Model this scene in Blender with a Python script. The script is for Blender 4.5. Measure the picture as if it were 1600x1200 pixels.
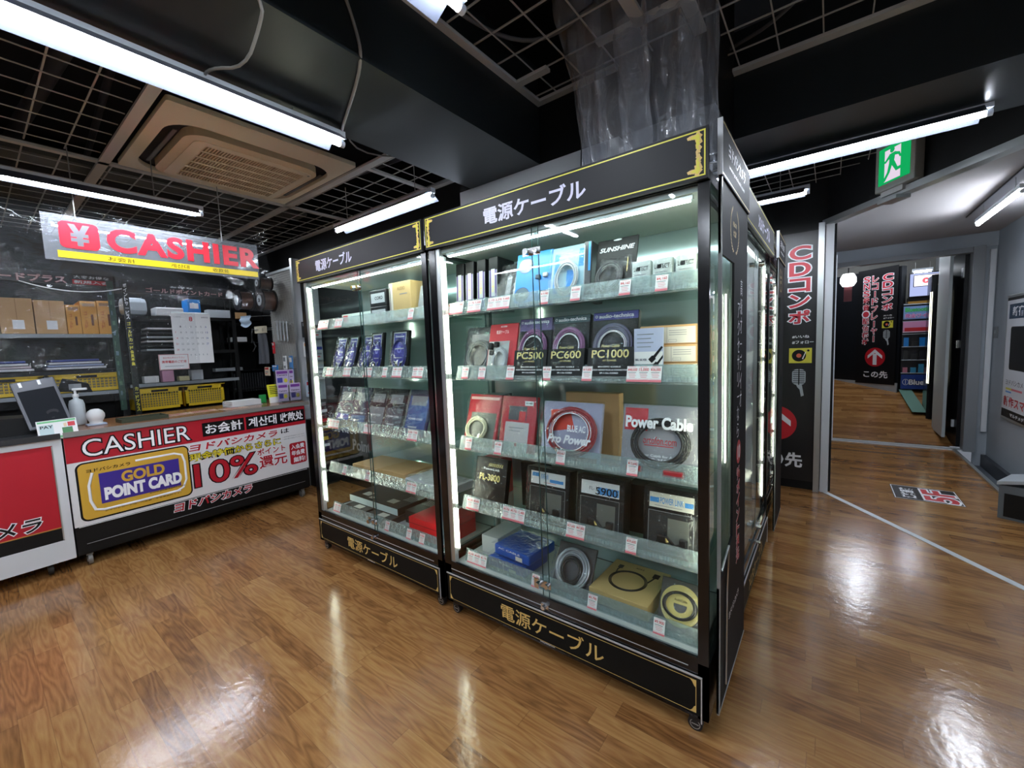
import bpy, bmesh, math, random
from mathutils import Matrix, Vector, Euler
random.seed(7)
PI = math.pi
for o in list(bpy.data.objects): bpy.data.objects.remove(o)
SC = bpy.context.scene
COL = SC.collection

# ------------------------------------------------------------------ camera
def make_camera():
    F, P, RO, A, H = 651.0, math.radians(4.94), math.radians(2.22), math.radians(37.4), 1.45
    f = Vector((0, math.cos(P), -math.sin(P))); rt = Vector((1, 0, 0)); dn = f.cross(rt)
    r2 = math.cos(RO)*rt + math.sin(RO)*dn
    d2 = math.cos(RO)*dn - math.sin(RO)*rt
    ca, sa = math.cos(A), math.sin(A)
    B = lambda v: Vector((ca*v.x - sa*v.y, sa*v.x + ca*v.y, v.z))
    X, Y, Z = B(r2), -B(d2), -B(f)
    m = Matrix(((X.x, Y.x, Z.x, 0), (X.y, Y.y, Z.y, 0), (X.z, Y.z, Z.z, H), (0, 0, 0, 1)))
    c = bpy.data.cameras.new('camera'); c.sensor_width = 36; c.lens = F/1600*36
    c.clip_start = 0.02
    o = bpy.data.objects.new('camera', c); o.matrix_world = m; COL.objects.link(o)
    SC.camera = o
make_camera()

# ------------------------------------------------------------------ world, exposure
W = bpy.data.worlds.new('world'); SC.world = W; W.use_nodes = True
W.node_tree.nodes['Background'].inputs[0].default_value = (0.5, 0.55, 0.65, 1)
W.node_tree.nodes['Background'].inputs[1].default_value = 0.15
SC.view_settings.view_transform = 'Standard'; SC.view_settings.look = 'None'
SC.view_settings.exposure = 1.15; SC.view_settings.gamma = 1.0
SC.view_settings.use_curve_mapping = False
SC.cycles.transparent_max_bounces = 24
SC.cycles.max_bounces = 9
SC.cycles.sample_clamp_indirect = 6.0
SC.cycles.caustics_reflective = False
SC.cycles.caustics_refractive = False

TUBE = 56.0      # radiance of the ceiling tubes
LED = 20.0        # radiance of the cabinet strips

# ------------------------------------------------------------------ materials
def lin(c):
    c /= 255.0
    return c/12.92 if c <= 0.04045 else ((c+0.055)/1.055)**2.4
def rgb(r, g, b): return (lin(r), lin(g), lin(b), 1)
MATS = {}
def new_mat(name):
    m = bpy.data.materials.new(name); m.use_nodes = True
    nt = m.node_tree; nt.nodes.clear()
    out = nt.nodes.new('ShaderNodeOutputMaterial')
    MATS[name] = m
    return m, nt, out
def L(nt, a, b): nt.links.new(a, b)
def mat(name, col, rough=0.5, metal=0.0, noise=0.0, nscale=8.0, bump=0.0, spec=0.5, coat=0.0):
    if name in MATS: return MATS[name]
    m, nt, out = new_mat(name)
    p = nt.nodes.new('ShaderNodeBsdfPrincipled'); L(nt, p.outputs[0], out.inputs[0])
    p.inputs['Base Color'].default_value = rgb(*col)
    p.inputs['Roughness'].default_value = rough
    p.inputs['Metallic'].default_value = metal
    p.inputs['Specular IOR Level'].default_value = spec
    p.inputs['Coat Weight'].default_value = coat
    if noise or bump:
        tc = nt.nodes.new('ShaderNodeTexCoord')
        n = nt.nodes.new('ShaderNodeTexNoise'); n.inputs['Scale'].default_value = nscale
        n.inputs['Detail'].default_value = 5
        L(nt, tc.outputs['Object'], n.inputs['Vector'])
        if noise:
            mx = nt.nodes.new('ShaderNodeMix'); mx.data_type = 'RGBA'
            c = rgb(*col)
            mx.inputs[6].default_value = tuple(min(1, v*(1-noise)) for v in c[:3])+(1,)
            mx.inputs[7].default_value = tuple(min(1, v*(1+noise)) for v in c[:3])+(1,)
            L(nt, n.outputs['Fac'], mx.inputs[0]); L(nt, mx.outputs[2], p.inputs['Base Color'])
        if bump:
            b = nt.nodes.new('ShaderNodeBump'); b.inputs['Strength'].default_value = bump
            b.inputs['Distance'].default_value = 0.01
            L(nt, n.outputs['Fac'], b.inputs['Height']); L(nt, b.outputs[0], p.inputs['Normal'])
    return m
def emit(name, col, s):
    if name in MATS: return MATS[name]
    m, nt, out = new_mat(name)
    e = nt.nodes.new('ShaderNodeEmission'); e.inputs[0].default_value = rgb(*col); e.inputs[1].default_value = s
    L(nt, e.outputs[0], out.inputs[0]); return m
def glassy(name, tint, gloss=1.0, rough=0.02, haze=0.0, hazecol=(230, 235, 240), bump=0.0, bscale=20, ior=1.45):
    """thin clear sheet: light passes straight through, the skin mirrors by Fresnel, haze adds milky white"""
    if name in MATS: return MATS[name]
    m, nt, out = new_mat(name)
    t = nt.nodes.new('ShaderNodeBsdfTransparent'); t.inputs[0].default_value = rgb(*tint)
    g = nt.nodes.new('ShaderNodeBsdfGlossy'); g.inputs['Roughness'].default_value = rough
    g.inputs[0].default_value = (gloss, gloss, gloss, 1)
    lw = nt.nodes.new('ShaderNodeLayerWeight'); lw.inputs[0].default_value = 0.5
    pw = nt.nodes.new('ShaderNodeMath'); pw.operation = 'POWER'; pw.inputs[1].default_value = 4.0; L(nt, lw.outputs['Facing'], pw.inputs[0])
    f0 = ((ior-1)/(ior+1))**2
    fr = nt.nodes.new('ShaderNodeMath'); fr.operation = 'MULTIPLY_ADD'; fr.inputs[1].default_value = (1-f0)*.9; fr.inputs[2].default_value = f0
    L(nt, pw.outputs[0], fr.inputs[0])
    base = t.outputs[0]
    if haze:
        d = nt.nodes.new('ShaderNodeBsdfDiffuse'); d.inputs[0].default_value = rgb(*hazecol)
        h = nt.nodes.new('ShaderNodeMixShader'); h.inputs[0].default_value = haze
        L(nt, t.outputs[0], h.inputs[1]); L(nt, d.outputs[0], h.inputs[2]); base = h.outputs[0]
    x = nt.nodes.new('ShaderNodeMixShader')
    L(nt, fr.outputs[0], x.inputs[0]); L(nt, base, x.inputs[1]); L(nt, g.outputs[0], x.inputs[2])
    if bump:
        tc = nt.nodes.new('ShaderNodeTexCoord')
        n = nt.nodes.new('ShaderNodeTexNoise'); n.inputs['Scale'].default_value = bscale
        n.inputs['Detail'].default_value = 3; n.inputs['Distortion'].default_value = 2.0
        L(nt, tc.outputs['Object'], n.inputs['Vector'])
        b = nt.nodes.new('ShaderNodeBump'); b.inputs['Strength'].default_value = bump
        b.inputs['Distance'].default_value = 0.02
        L(nt, n.outputs['Fac'], b.inputs['Height'])
        L(nt, b.outputs[0], g.inputs['Normal']); L(nt, b.outputs[0], lw.inputs['Normal'])
    L(nt, x.outputs[0], out.inputs[0]); return m

def wood_floor():
    m, nt, out = new_mat('parquet')
    N = nt.nodes.new
    p = N('ShaderNodeBsdfPrincipled'); L(nt, p.outputs[0], out.inputs[0])
    tc = N('ShaderNodeTexCoord'); sep = N('ShaderNodeSeparateXYZ'); L(nt, tc.outputs['Object'], sep.inputs[0])
    def mth(op, a, b=None):
        n = N('ShaderNodeMath'); n.operation = op
        for i, v in enumerate((a, b)):
            if v is None: continue
            if isinstance(v, (int, float)): n.inputs[i].default_value = v
            else: L(nt, v, n.inputs[i])
        return n.outputs[0]
    W_, LN = 0.083, 0.62
    row = mth('FLOOR', mth('DIVIDE', sep.outputs[1], W_))
    wn = N('ShaderNodeTexWhiteNoise'); wn.noise_dimensions = '1D'; L(nt, row, wn.inputs['W'])
    u = mth('ADD', mth('DIVIDE', sep.outputs[0], LN), mth('MULTIPLY', wn.outputs[0], 7.3))
    cell = mth('FLOOR', u)
    cid = N('ShaderNodeCombineXYZ'); L(nt, row, cid.inputs[0]); L(nt, cell, cid.inputs[1])
    w2 = N('ShaderNodeTexWhiteNoise'); w2.noise_dimensions = '3D'; L(nt, cid.outputs[0], w2.inputs['Vector'])
    # grain coordinates: stretched along the strip, shifted per strip
    off = N('ShaderNodeVectorMath'); off.operation = 'SCALE'; L(nt, w2.outputs['Color'], off.inputs[0]); off.inputs['Scale'].default_value = 9.0
    st = N('ShaderNodeVectorMath'); st.operation = 'MULTIPLY'; L(nt, tc.outputs['Object'], st.inputs[0]); st.inputs[1].default_value = (1.15, 8.5, 1)
    ad = N('ShaderNodeVectorMath'); ad.operation = 'ADD'; L(nt, st.outputs[0], ad.inputs[0]); L(nt, off.outputs[0], ad.inputs[1])
    nz = N('ShaderNodeTexNoise'); nz.inputs['Scale'].default_value = 1.3; nz.inputs['Detail'].default_value = 2
    L(nt, ad.outputs[0], nz.inputs['Vector'])
    ring = mth('FRACT', mth('MULTIPLY', nz.outputs['Fac'], 10.0))
    ring = mth('ABSOLUTE', mth('SUBTRACT', ring, 0.5))
    fine = N('ShaderNodeTexNoise'); fine.inputs['Scale'].default_value = 30; fine.inputs['Detail'].default_value = 4
    st2 = N('ShaderNodeVectorMath'); st2.operation = 'MULTIPLY'; L(nt, tc.outputs['Object'], st2.inputs[0]); st2.inputs[1].default_value = (0.35, 4.5, 1)
    L(nt, st2.outputs[0], fine.inputs['Vector'])
    v = mth('ADD', mth('MULTIPLY', w2.outputs[0], 0.42), mth('ADD', mth('MULTIPLY', ring, 0.55), mth('MULTIPLY', fine.outputs['Fac'], 0.42)))
    cr = N('ShaderNodeValToRGB'); L(nt, v, cr.inputs[0])
    e = cr.color_ramp.elements
    e[0].position = 0.15; e[0].color = rgb(100, 62, 34)
    e[1].position = 0.95; e[1].color = rgb(180, 136, 84)
    k = e.new(0.5); k.color = rgb(148, 103, 58)
    # thin seams
    fy = mth('ABSOLUTE', mth('SUBTRACT', mth('FRACT', mth('DIVIDE', sep.outputs[1], W_)), 0.5))
    fx = mth('ABSOLUTE', mth('SUBTRACT', mth('FRACT', u), 0.5))
    seam = mth('MAXIMUM', mth('GREATER_THAN', fy, 0.488), mth('GREATER_THAN', fx, 0.4975))
    mx = N('ShaderNodeMix'); mx.data_type = 'RGBA'; L(nt, mth('MULTIPLY', seam, 0.35), mx.inputs[0])
    L(nt, cr.outputs[0], mx.inputs[6]); mx.inputs[7].default_value = rgb(70, 44, 24)
    L(nt, mx.outputs[2], p.inputs['Base Color'])
    p.inputs['Specular IOR Level'].default_value = 0.75
    rn = N('ShaderNodeTexNoise'); rn.inputs['Scale'].default_value = 2.0; L(nt, tc.outputs['Object'], rn.inputs['Vector'])
    mr = N('ShaderNodeMapRange'); L(nt, rn.outputs['Fac'], mr.inputs[0]); mr.inputs[3].default_value = 0.12; mr.inputs[4].default_value = 0.22
    L(nt, mr.outputs[0], p.inputs['Roughness'])
    bn = N('ShaderNodeTexNoise'); bn.inputs['Scale'].default_value = 26; bn.inputs['Detail'].default_value = 3; L(nt, tc.outputs['Object'], bn.inputs['Vector'])
    bp = N('ShaderNodeBump'); bp.inputs['Strength'].default_value = 0.10; bp.inputs['Distance'].default_value = 0.01
    L(nt, bn.outputs['Fac'], bp.inputs['Height']); L(nt, bp.outputs[0], p.inputs['Normal'])
    return m

M_FLOOR = wood_floor()
BLK = mat('black_gloss', (13, 13, 14), 0.16)
BLKM = mat('black_matt', (11, 11, 12), 0.5, noise=0.1, spec=.3)
ENAM = mat('reflector_enamel', (74, 78, 90), 0.4)
BEAM = mat('black_beam_sheet', (30, 36, 39), 0.34, bump=0.04, nscale=3)
DARK = mat('dark_plenum', (9, 9, 16), 0.8)
CHAR = mat('charcoal_board', (42, 42, 44), 0.45, spec=.15)
GOLD = mat('gold_print', (222, 190, 112), 0.4)
YEL = mat('yellow_line', (222, 212, 70), 0.4)
SILV = mat('silver_line', (205, 208, 210), 0.3, metal=0.4)
CHROME = mat('chrome', (200, 200, 200), 0.15, metal=1.0)
ALU = mat('aluminium', (190, 195, 195), 0.3, metal=0.8)
MIRROR = mat('back_mirror', (200, 222, 224), 0.12, metal=0.6)
WHITE = mat('white_card', (232, 232, 232), 0.5)
PRINTW = mat('white_print', (248, 248, 252), 0.5)
LAV = mat('lavender_white_letters', (214, 214, 236), 0.5)
RED = mat('red_print', (200, 32, 44), 0.4)
REDD = mat('red_poster', (178, 28, 44), 0.35, noise=0.08, nscale=3)
PINK = mat('price_pink', (216, 112, 124), 0.5)
BLKP = mat('black_print', (12, 12, 14), 0.45, spec=.25)
GREYW = mat('grey_wall_paint', (166, 174, 182), 0.6, noise=0.06, nscale=3, bump=0.15)
LWALL = mat('light_grey_panel', (176, 180, 184), 0.5, noise=0.05)
CEILW = mat('off_white_ceiling', (176, 172, 172), 0.9, noise=0.08, nscale=2, spec=.05)
WHT = mat('white_paint', (212, 216, 220), 0.35)
CARD = mat('cardboard', (200, 158, 108), 0.7, noise=0.1)
CARDO = mat('orange_cardboard', (228, 164, 78), 0.7, noise=0.1)
KRAFT = mat('kraft_gold', (198, 168, 112), 0.55, noise=0.05)
CRATE = mat('yellow_crate', (240, 200, 40), 0.4)
BEIGE = mat('beige_plastic', (236, 226, 198), 0.45, noise=0.04, nscale=2)
BEIGE2 = mat('beige_inner', (226, 208, 172), 0.45)
ROD = mat('grid_rod', (176, 174, 168), 0.45)
TBAR = mat('ceiling_bar', (206, 204, 198), 0.5)
CABLE = mat('grey_cable', (150, 150, 146), 0.4)
CABLEK = mat('black_cable', (18, 18, 20), 0.35)
RUBBER = mat('rubber_wheel', (26, 26, 27), 0.5)
WHEELC = mat('clear_grey_wheel', (110, 108, 104), 0.25)
LAMP = emit('tube_light', (236, 244, 255), TUBE)
LEDM = emit('led_light', (240, 252, 248), LED)
LEDW = emit('led_light_warm', (252, 250, 226), LED*0.8)
FIXT = mat('fixture_white', (222, 228, 236), 0.4)
GLASS = glassy('door_glass', (250, 254, 253), 0.75, 0.01, ior=1.3)
SGLASS = glassy('shelf_glass', (226, 244, 238), 0.9, 0.02)
RAIL = glassy('price_rail_plastic', (206, 222, 222), 1.0, 0.1, haze=0.16, hazecol=(222, 234, 236), bump=0.6, bscale=45, ior=1.6)
SLEEVE = glassy('plastic_sleeve_film', (246, 247, 248), 1.0, 0.06, haze=0.0, bump=1.0, bscale=14, ior=1.45)
VINYL = glassy('clear_vinyl_sheet', (242, 243, 244), 0.9, 0.05, haze=0.015, bump=1.0, bscale=4, ior=1.40)
FILM = glassy('hanging_film', (232, 236, 242), 1.0, 0.16, haze=0.23, hazecol=(248, 250, 255), bump=0.6, bscale=7, ior=1.9)
ACRY = glassy('sign_acrylic', (214, 218, 224), 0.8, 0.08, haze=0.22, hazecol=(196, 200, 206), ior=1.3)

# ------------------------------------------------------------------ mesh builder
class MB:
    def __init__(s): s.v = []; s.f = []; s.mi = []; s.ms = []; s.sm = []
    def m(s, mt):
        if mt not in s.ms: s.ms.append(mt)
        return s.ms.index(mt)
    def add(s, vs, fs, mt, smooth=False, M=None):
        b = len(s.v)
        s.v += [tuple(M @ Vector(p)) if M else tuple(p) for p in vs]
        k = s.m(mt)
        for f in fs: s.f.append([b+i for i in f]); s.mi.append(k); s.sm.append(smooth)
        return s
    def box(s, x0, x1, y0, y1, z0, z1, mt, M=None):
        vs = [(x, y, z) for x in (x0, x1) for y in (y0, y1) for z in (z0, z1)]
        return s.add(vs, [(0, 1, 3, 2), (4, 6, 7, 5), (0, 4, 5, 1), (2, 3, 7, 6), (0, 2, 6, 4), (1, 5, 7, 3)], mt, M=M)
    def bbox(s, x0, x1, y0, y1, z0, z1, mt, r=0.006, M=None):
        """box with chamfered edges"""
        r = min(r, (x1-x0)*.45, (y1-y0)*.45, (z1-z0)*.45)
        bm = bmesh.new(); bmesh.ops.create_cube(bm, size=1)
        for v in bm.verts:
            v.co = Vector(((x0+x1)/2+v.co.x*(x1-x0), (y0+y1)/2+v.co.y*(y1-y0), (z0+z1)/2+v.co.z*(z1-z0)))
        bmesh.ops.bevel(bm, geom=bm.edges[:], offset=r, segments=2, affect='EDGES', profile=0.6)
        bm.verts.index_update()
        vs = [v.co.copy() for v in bm.verts]; fs = [[v.index for v in f.verts] for f in bm.faces]; bm.free()
        return s.add(vs, fs, mt, M=M)
    def quad(s, a, b, c, d, mt): return s.add([a, b, c, d], [(0, 1, 2, 3)], mt)
    def poly(s, pts, y, mt, flip=False):
        """flat polygon in the XZ plane"""
        return s.add([(p[0], y, p[1]) for p in pts], [list(range(len(pts)))], mt)
    def prism(s, pts, y0, y1, mt):
        n = len(pts)
        vs = [(p[0], y0, p[1]) for p in pts] + [(p[0], y1, p[1]) for p in pts]
        fs = [list(range(n))[::-1], list(range(n, 2*n))] + [(i, (i+1) % n, n+(i+1) % n, n+i) for i in range(n)]
        return s.add(vs, fs, mt)
    def ring(s, cx, cz, rx, rz, w, y, mt, n=32, a0=0, a1=2*PI):
        vs = []; k = n+1
        for i in range(k):
            a = a0+(a1-a0)*i/n
            vs += [(cx+math.cos(a)*rx, y, cz+math.sin(a)*rz), (cx+math.cos(a)*(rx-w), y, cz+math.sin(a)*(rz-w))]
        return s.add(vs, [(2*i, 2*i+2, 2*i+3, 2*i+1) for i in range(n)], mt)
    def disc(s, cx, cz, rx, rz, y, mt, n=32):
        return s.poly([(cx+math.cos(2*PI*i/n)*rx, cz+math.sin(2*PI*i/n)*rz) for i in range(n)], y, mt)
    def frame(s, x0, x1, z0, z1, w, y, mt):
        """flat rectangular outline in XZ"""
        for a in ((x0, x1, z0, z0+w), (x0, x1, z1-w, z1), (x0, x0+w, z0+w, z1-w), (x1-w, x1, z0+w, z1-w)):
            s.poly([(a[0], a[2]), (a[1], a[2]), (a[1], a[3]), (a[0], a[3])], y, mt)
        return s
    def rect(s, x0, x1, z0, z1, y, mt): return s.poly([(x0, z0), (x1, z0), (x1, z1), (x0, z1)], y, mt)
    def cyl(s, p, q, r, mt, n=14, r2=None, cap=True, smooth=True):
        p, q = Vector(p), Vector(q); d = (q-p).normalized(); r2 = r if r2 is None else r2
        u = d.orthogonal().normalized(); w = d.cross(u)
        vs = [p+(u*math.cos(2*PI*i/n)+w*math.sin(2*PI*i/n))*r for i in range(n)] + \
             [q+(u*math.cos(2*PI*i/n)+w*math.sin(2*PI*i/n))*r2 for i in range(n)]
        s.add(vs, [(i, (i+1) % n, n+(i+1) % n, n+i) for i in range(n)], mt, smooth)
        if cap:
            s.add(vs, [list(range(n))[::-1], list(range(n, 2*n))], mt)
        return s
    def tube(s, pts, r, mt, n=8, closed=False, M=None):
        pts = [Vector(p) for p in pts]; N = len(pts); vs = []
        u = None
        for i in range(N):
            if closed: d = pts[(i+1) % N]-pts[i-1]
            else: d = pts[min(i+1, N-1)]-pts[max(i-1, 0)]
            d.normalize()
            u = d.orthogonal() if u is None else (u-d*u.dot(d))
            if u.length < 1e-5: u = d.orthogonal()
            u.normalize(); w = d.cross(u)
            vs += [pts[i]+(u*math.cos(2*PI*k/n)+w*math.sin(2*PI*k/n))*r for k in range(n)]
        fs = []
        for i in range(N if closed else N-1):
            j = (i+1) % N
            fs += [(i*n+k, i*n+(k+1) % n, j*n+(k+1) % n, j*n+k) for k in range(n)]
        return s.add(vs, fs, mt, True, M)
    def lathe(s, prof, mt, n=24, c=(0, 0, 0)):
        vs = []
        for r, z in prof: vs += [(c[0]+r*math.cos(2*PI*k/n), c[1]+r*math.sin(2*PI*k/n), c[2]+z) for k in range(n)]
        fs = [(i*n+k, i*n+(k+1) % n, (i+1)*n+(k+1) % n, (i+1)*n+k) for i in range(len(prof)-1) for k in range(n)]
        return s.add(vs, fs, mt, True)
    def grid(s, fn, nu, nv, mt, smooth=True):
        vs = [fn(i/nu, j/nv) for j in range(nv+1) for i in range(nu+1)]
        fs = [(j*(nu+1)+i, j*(nu+1)+i+1, (j+1)*(nu+1)+i+1, (j+1)*(nu+1)+i) for j in range(nv) for i in range(nu)]
        return s.add(vs, fs, mt, smooth)
    def text(s, body, x0, x1, z0, z1, y, mt, bold=0.0, vertical=False, shear=0.0, step=0.02, keep=False, skew=0.0):
        """printed lettering in the XZ plane, fitted into a box, facing -Y"""
        if vertical:
            n = len(body); h = (z1-z0)/n
            for i, ch in enumerate(body):
                if ch != ' ': s.text(ch, x0, x1, z1-(i+1)*h+h*.06, z1-i*h-h*.06, y, mt, bold)
            return s
        vs, fs = text_geo(body, bold, shear)
        if not vs: return s
        xs = [p[0] for p in vs]; ys = [p[1] for p in vs]
        ax, bx, ay, by = min(xs), max(xs), min(ys), max(ys)
        if vertical is False and body == 'ー': pass
        sx = (x1-x0)/max(bx-ax, 1e-6); sz = (z1-z0)/max(by-ay, 1e-6)
        if len(body) == 1 and (by-ay < 0.35): sz = min(sz, sx*1.0); zc = (z0+z1)/2; z0 = zc-(by-ay)*sz/2
        return s.add([(x0+(p[0]-ax)*sx, y, z0+(p[1]-ay)*sz+skew*(p[0]-ax)*sx) for p in vs], fs, mt)
    def otext(s, body, x0, x1, z0, z1, y, mt, omt, bold=0.02, ow=0.05, shear=0.0, vertical=False):
        """outlined lettering: a fatter copy printed just behind"""
        if vertical:
            n = len(body); h = (z1-z0)/n
            for i, ch in enumerate(body):
                if ch not in ' ー|': s.otext(ch, x0, x1, z1-(i+1)*h+h*.07, z1-i*h-h*.07, y, mt, omt, bold, ow)
                elif ch in 'ー|':
                    c = (x0+x1)/2; t = (x1-x0)*.10; g = t*.55
                    s.rect(c-t-g, c+t+g, z1-(i+1)*h+h*.08-g, z1-i*h-h*.12+g, y, omt)
                    s.rect(c-t, c+t, z1-(i+1)*h+h*.08, z1-i*h-h*.12, y-.0008, mt)
            return s
        v1, f1 = text_geo(body, bold, shear); v2, f2 = text_geo(body, bold+ow, shear)
        xs = [p[0] for p in v1]; ys = [p[1] for p in v1]
        ax, bx, ay, by = min(xs), max(xs), min(ys), max(ys)
        sx = (x1-x0)/(bx-ax); sz = (z1-z0)/(by-ay)
        fit = lambda vs, yy: [(x0+(p[0]-ax)*sx, yy, z0+(p[1]-ay)*sz) for p in vs]
        s.add(fit(v2, y), f2, omt); s.add(fit(v1, y-.0008), f1, mt)
        return s
    def build(s, name, parent=None, loc=None, rot=None, M=None):
        me = bpy.data.meshes.new(name); me.from_pydata([tuple(p) for p in s.v], [], s.f)
        for mt in s.ms: me.materials.append(mt)
        for i, p in enumerate(me.polygons): p.material_index = s.mi[i]; p.use_smooth = s.sm[i]
        me.update()
        o = bpy.data.objects.new(name, me); COL.objects.link(o)
        if parent: o.parent = parent
        if loc: o.location = loc
        if rot: o.rotation_euler = rot
        return o
TG = {}
SPACING = [1.0]      # letter spacing of the next texts
def text_geo(body, bold, shear):
    k = (body, round(bold, 4), shear, SPACING[0])
    if k in TG: return TG[k]
    c = bpy.data.curves.new('t', 'FONT'); c.body = body; c.offset = bold; c.shear = shear; c.space_character = SPACING[0]
    c.resolution_u = 2 if ord(body[0]) > 255 else 4; c.fill_mode = 'FRONT'
    o = bpy.data.objects.new('t', c); COL.objects.link(o)
    me = bpy.data.meshes.new_from_object(o.evaluated_get(bpy.context.evaluated_depsgraph_get()))
    vs = [(v.co.x, v.co.y) for v in me.vertices]; fs = [tuple(p.vertices) for p in me.polygons]
    bpy.data.objects.remove(o); bpy.data.curves.remove(c); bpy.data.meshes.remove(me)
    TG[k] = (vs, fs); return TG[k]

def tag(o, label, cat, group=None, kind=None):
    o['label'] = label; o['category'] = cat
    if group: o['group'] = group
    if kind: o['kind'] = kind
    return o
def thing(name, label, cat, loc=(0, 0, 0), rz=0, group=None):
    o = bpy.data.objects.new(name, None); o.empty_display_size = 0.05; COL.objects.link(o)
    o.location = loc; o.rotation_euler = (0, 0, rz)
    return tag(o, label, cat, group)
def struct(name, mb, label=None):
    o = mb.build(name); o['kind'] = 'structure'
    if label: o['label'] = label
    return o
def copy_tree(o, parent=None):
    c = o.copy(); COL.objects.link(c)
    if parent: c.parent = parent
    for ch in list(o.children): copy_tree(ch, c)
    return c

# ================================================================== THE ROOM
ZG, ZB = 2.80, 2.48          # ceiling mesh, underside of the beams
struct('floor', MB().box(-6.6, 1.5, -3.2, 4.75, -.06, 0, M_FLOOR)
       .add([(0, 4.75, 0), (1.23, 4.75, 0), (1.23, 7.45, 0), (0, 7.45, 0)], [(0, 1, 2, 3)], M_FLOOR)
       .add([(-.05, 7.45, 0), (1.5, 7.45, 0), (1.7, 10.6, .66), (-.4, 10.6, .66)], [(0, 1, 2, 3)], M_FLOOR))
struct('floor_1', MB().box(1.23, 1.55, 4.75, 7.3, -.30, -.17, mat('stair_tread', (92, 100, 108), .6, noise=.1)))
struct('ceiling', MB().box(-6.6, 1.6, -3.2, 4.9, 3.3, 3.36, DARK))
c_ = [(-.06, 4.80), (1.5, 2.62), (1.5, 7.3), (-.06, 7.3)]
struct('ceiling_1', MB().add([(x, y, z) for z in (2.56, 2.60) for x, y in c_], [(0, 1, 2, 3), (4, 5, 6, 7), (0, 1, 5, 4), (1, 2, 6, 5), (2, 3, 7, 6), (3, 0, 4, 7)], CEILW))
struct('ceiling_2', MB().box(-.6, 2.2, 7.4, 11.4, 2.98, 3.02, mat('dark_far_ceiling', (40, 42, 46), .7)))
struct('wall_left', MB().box(-6.6, -6.5, -3.2, 2.6, 0, 3.3, BLKM))
struct('wall_back', MB().box(-6.5, -1.98, 2.52, 2.6, 0, 3.3, BLKM).box(-3.5, -1.98, 2.505, 2.52, 1.9, 2.58, LWALL))
struct('wall_core', MB().box(-1.96, -.86, 2.08, 4.75, 0, ZB, mat('pale_grey_panel', (214, 218, 220), .5, noise=.04)).box(-1.96, -.42, 2.085, 2.52, ZB, 3.3, BLKM))
struct('wall_behind', MB().box(-6.6, 1.6, -3.2, -3.1, 0, 3.3, mat('grey_store_wall', (120, 122, 126), .6)))
struct('wall_partition', MB().box(-.98, -.10, 4.75, 4.83, 0, 3.3, BLKM).box(-.10, .03, 4.79, 4.83, 0, 3.3, BLKM).box(-.10, -.01, 4.75, 4.79, 2.45, 3.3, BLKM))
struct('wall_right', MB().box(1.5, 1.58, -3.2, 7.3, -.5, 3.3, GREYW))
# angled opening: a track on the ceiling side, black sheet above it, tape on the floor
dv = Vector((.5785, -.8157, 0)); nv = Vector((-.8157, -.5785, 0))
def along(mb, s0, s1, t0, t1, z0, z1, mt):
    """box laid along the angled opening: s along it, t towards the shop"""
    p = Vector((-.035, 4.78, 0))
    M = Matrix.Translation(p) @ Matrix(((dv.x, nv.x, 0, 0), (dv.y, nv.y, 0, 0), (0, 0, 1, 0), (0, 0, 0, 1)))
    return mb.box(s0, s1, t0, t1, z0, z1, mt, M=M)
struct('wall_opening', along(MB(), 0, 2.66, -.05, .02, 2.47, 3.3, BLKM))
struct('trim_1', along(along(MB(), 0, 2.66, -.03, .05, 2.43, 2.475, ALU), .62, .78, -.02, .08, 2.405, 2.43, ALU))
struct('trim_2', along(MB(), .02, 2.66, -.022, .022, 0.0005, .003, WHT))
struct('trim_3', MB().box(-.10, -.055, 4.70, 4.84, 0, 2.45, ALU).bbox(-.05, .012, 4.72, 4.86, 0, 2.44, WHT))
struct('wall_corridor', MB().box(-.06, .01, 4.9, 7.3, 0, 2.6, LWALL).box(-.02, .045, 5.7, 5.76, 0.3, 2.3, WHT).box(-.02, .04, 6.9, 6.96, 0, 2.35, ALU))
FR = mat('door_frame_grey', (132, 136, 140), .4)
struct('door_1', MB().box(-.05, 1.50, 7.22, 7.32, 2.40, 2.60, GREYW).box(.0, 1.40, 7.19, 7.33, 2.35, 2.41, FR)
       .box(1.30, 1.40, 7.17, 7.33, 0, 2.41, FR).box(1.40, 1.5, 7.24, 7.32, -.2, 2.6, GREYW).box(1.44, 1.485, 7.20, 7.235, .25, 2.36, WHT)
       .box(0, .05, 7.19, 7.33, 0, 2.41, FR))
struct('trim_4', MB().box(0, 1.31, 7.19, 7.215, 0, .012, WHT).box(0, 1.31, 7.30, 7.325, 0, .012, WHT).box(0, 1.31, 7.215, 7.30, 0, .006, ALU))
struct('trim_5', MB().box(1.215, 1.245, 5.0, 7.2, -.2, .02, ALU).box(1.46, 1.5, 5.0, 7.24, -.18, -.03, mat('dark_skirting', (54, 58, 64), .5)))
# far room wall carrying the second banner
q0, q1 = Vector((-.35, 10.68, 0)), Vector((.93, 9.573, 0)); qd = (q1-q0).normalized()
QA = math.atan2(qd.y, qd.x)
MQ = Matrix.Translation(q0) @ Matrix.Rotation(QA, 4, 'Z'); QL = (q1-q0).length
struct('wall_far', MB().box(0, QL, 0, .1, .4, 2.56, mat('far_black_panel', (24, 26, 30), .35), M=MQ).box(0, QL, -.02, 0, .42, .60, LWALL, M=MQ))
struct('wall_far_right', MB().box(1.55, 1.62, 7.4, 11.4, 0, 3.0, LWALL).box(-.6, 1.6, 11.2, 11.3, 0, 3.0, mat('far_grey', (120, 118, 112), .6)).box(-.62, -.56, 7.3, 11.3, 0, 3.0, BLKM))

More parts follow.
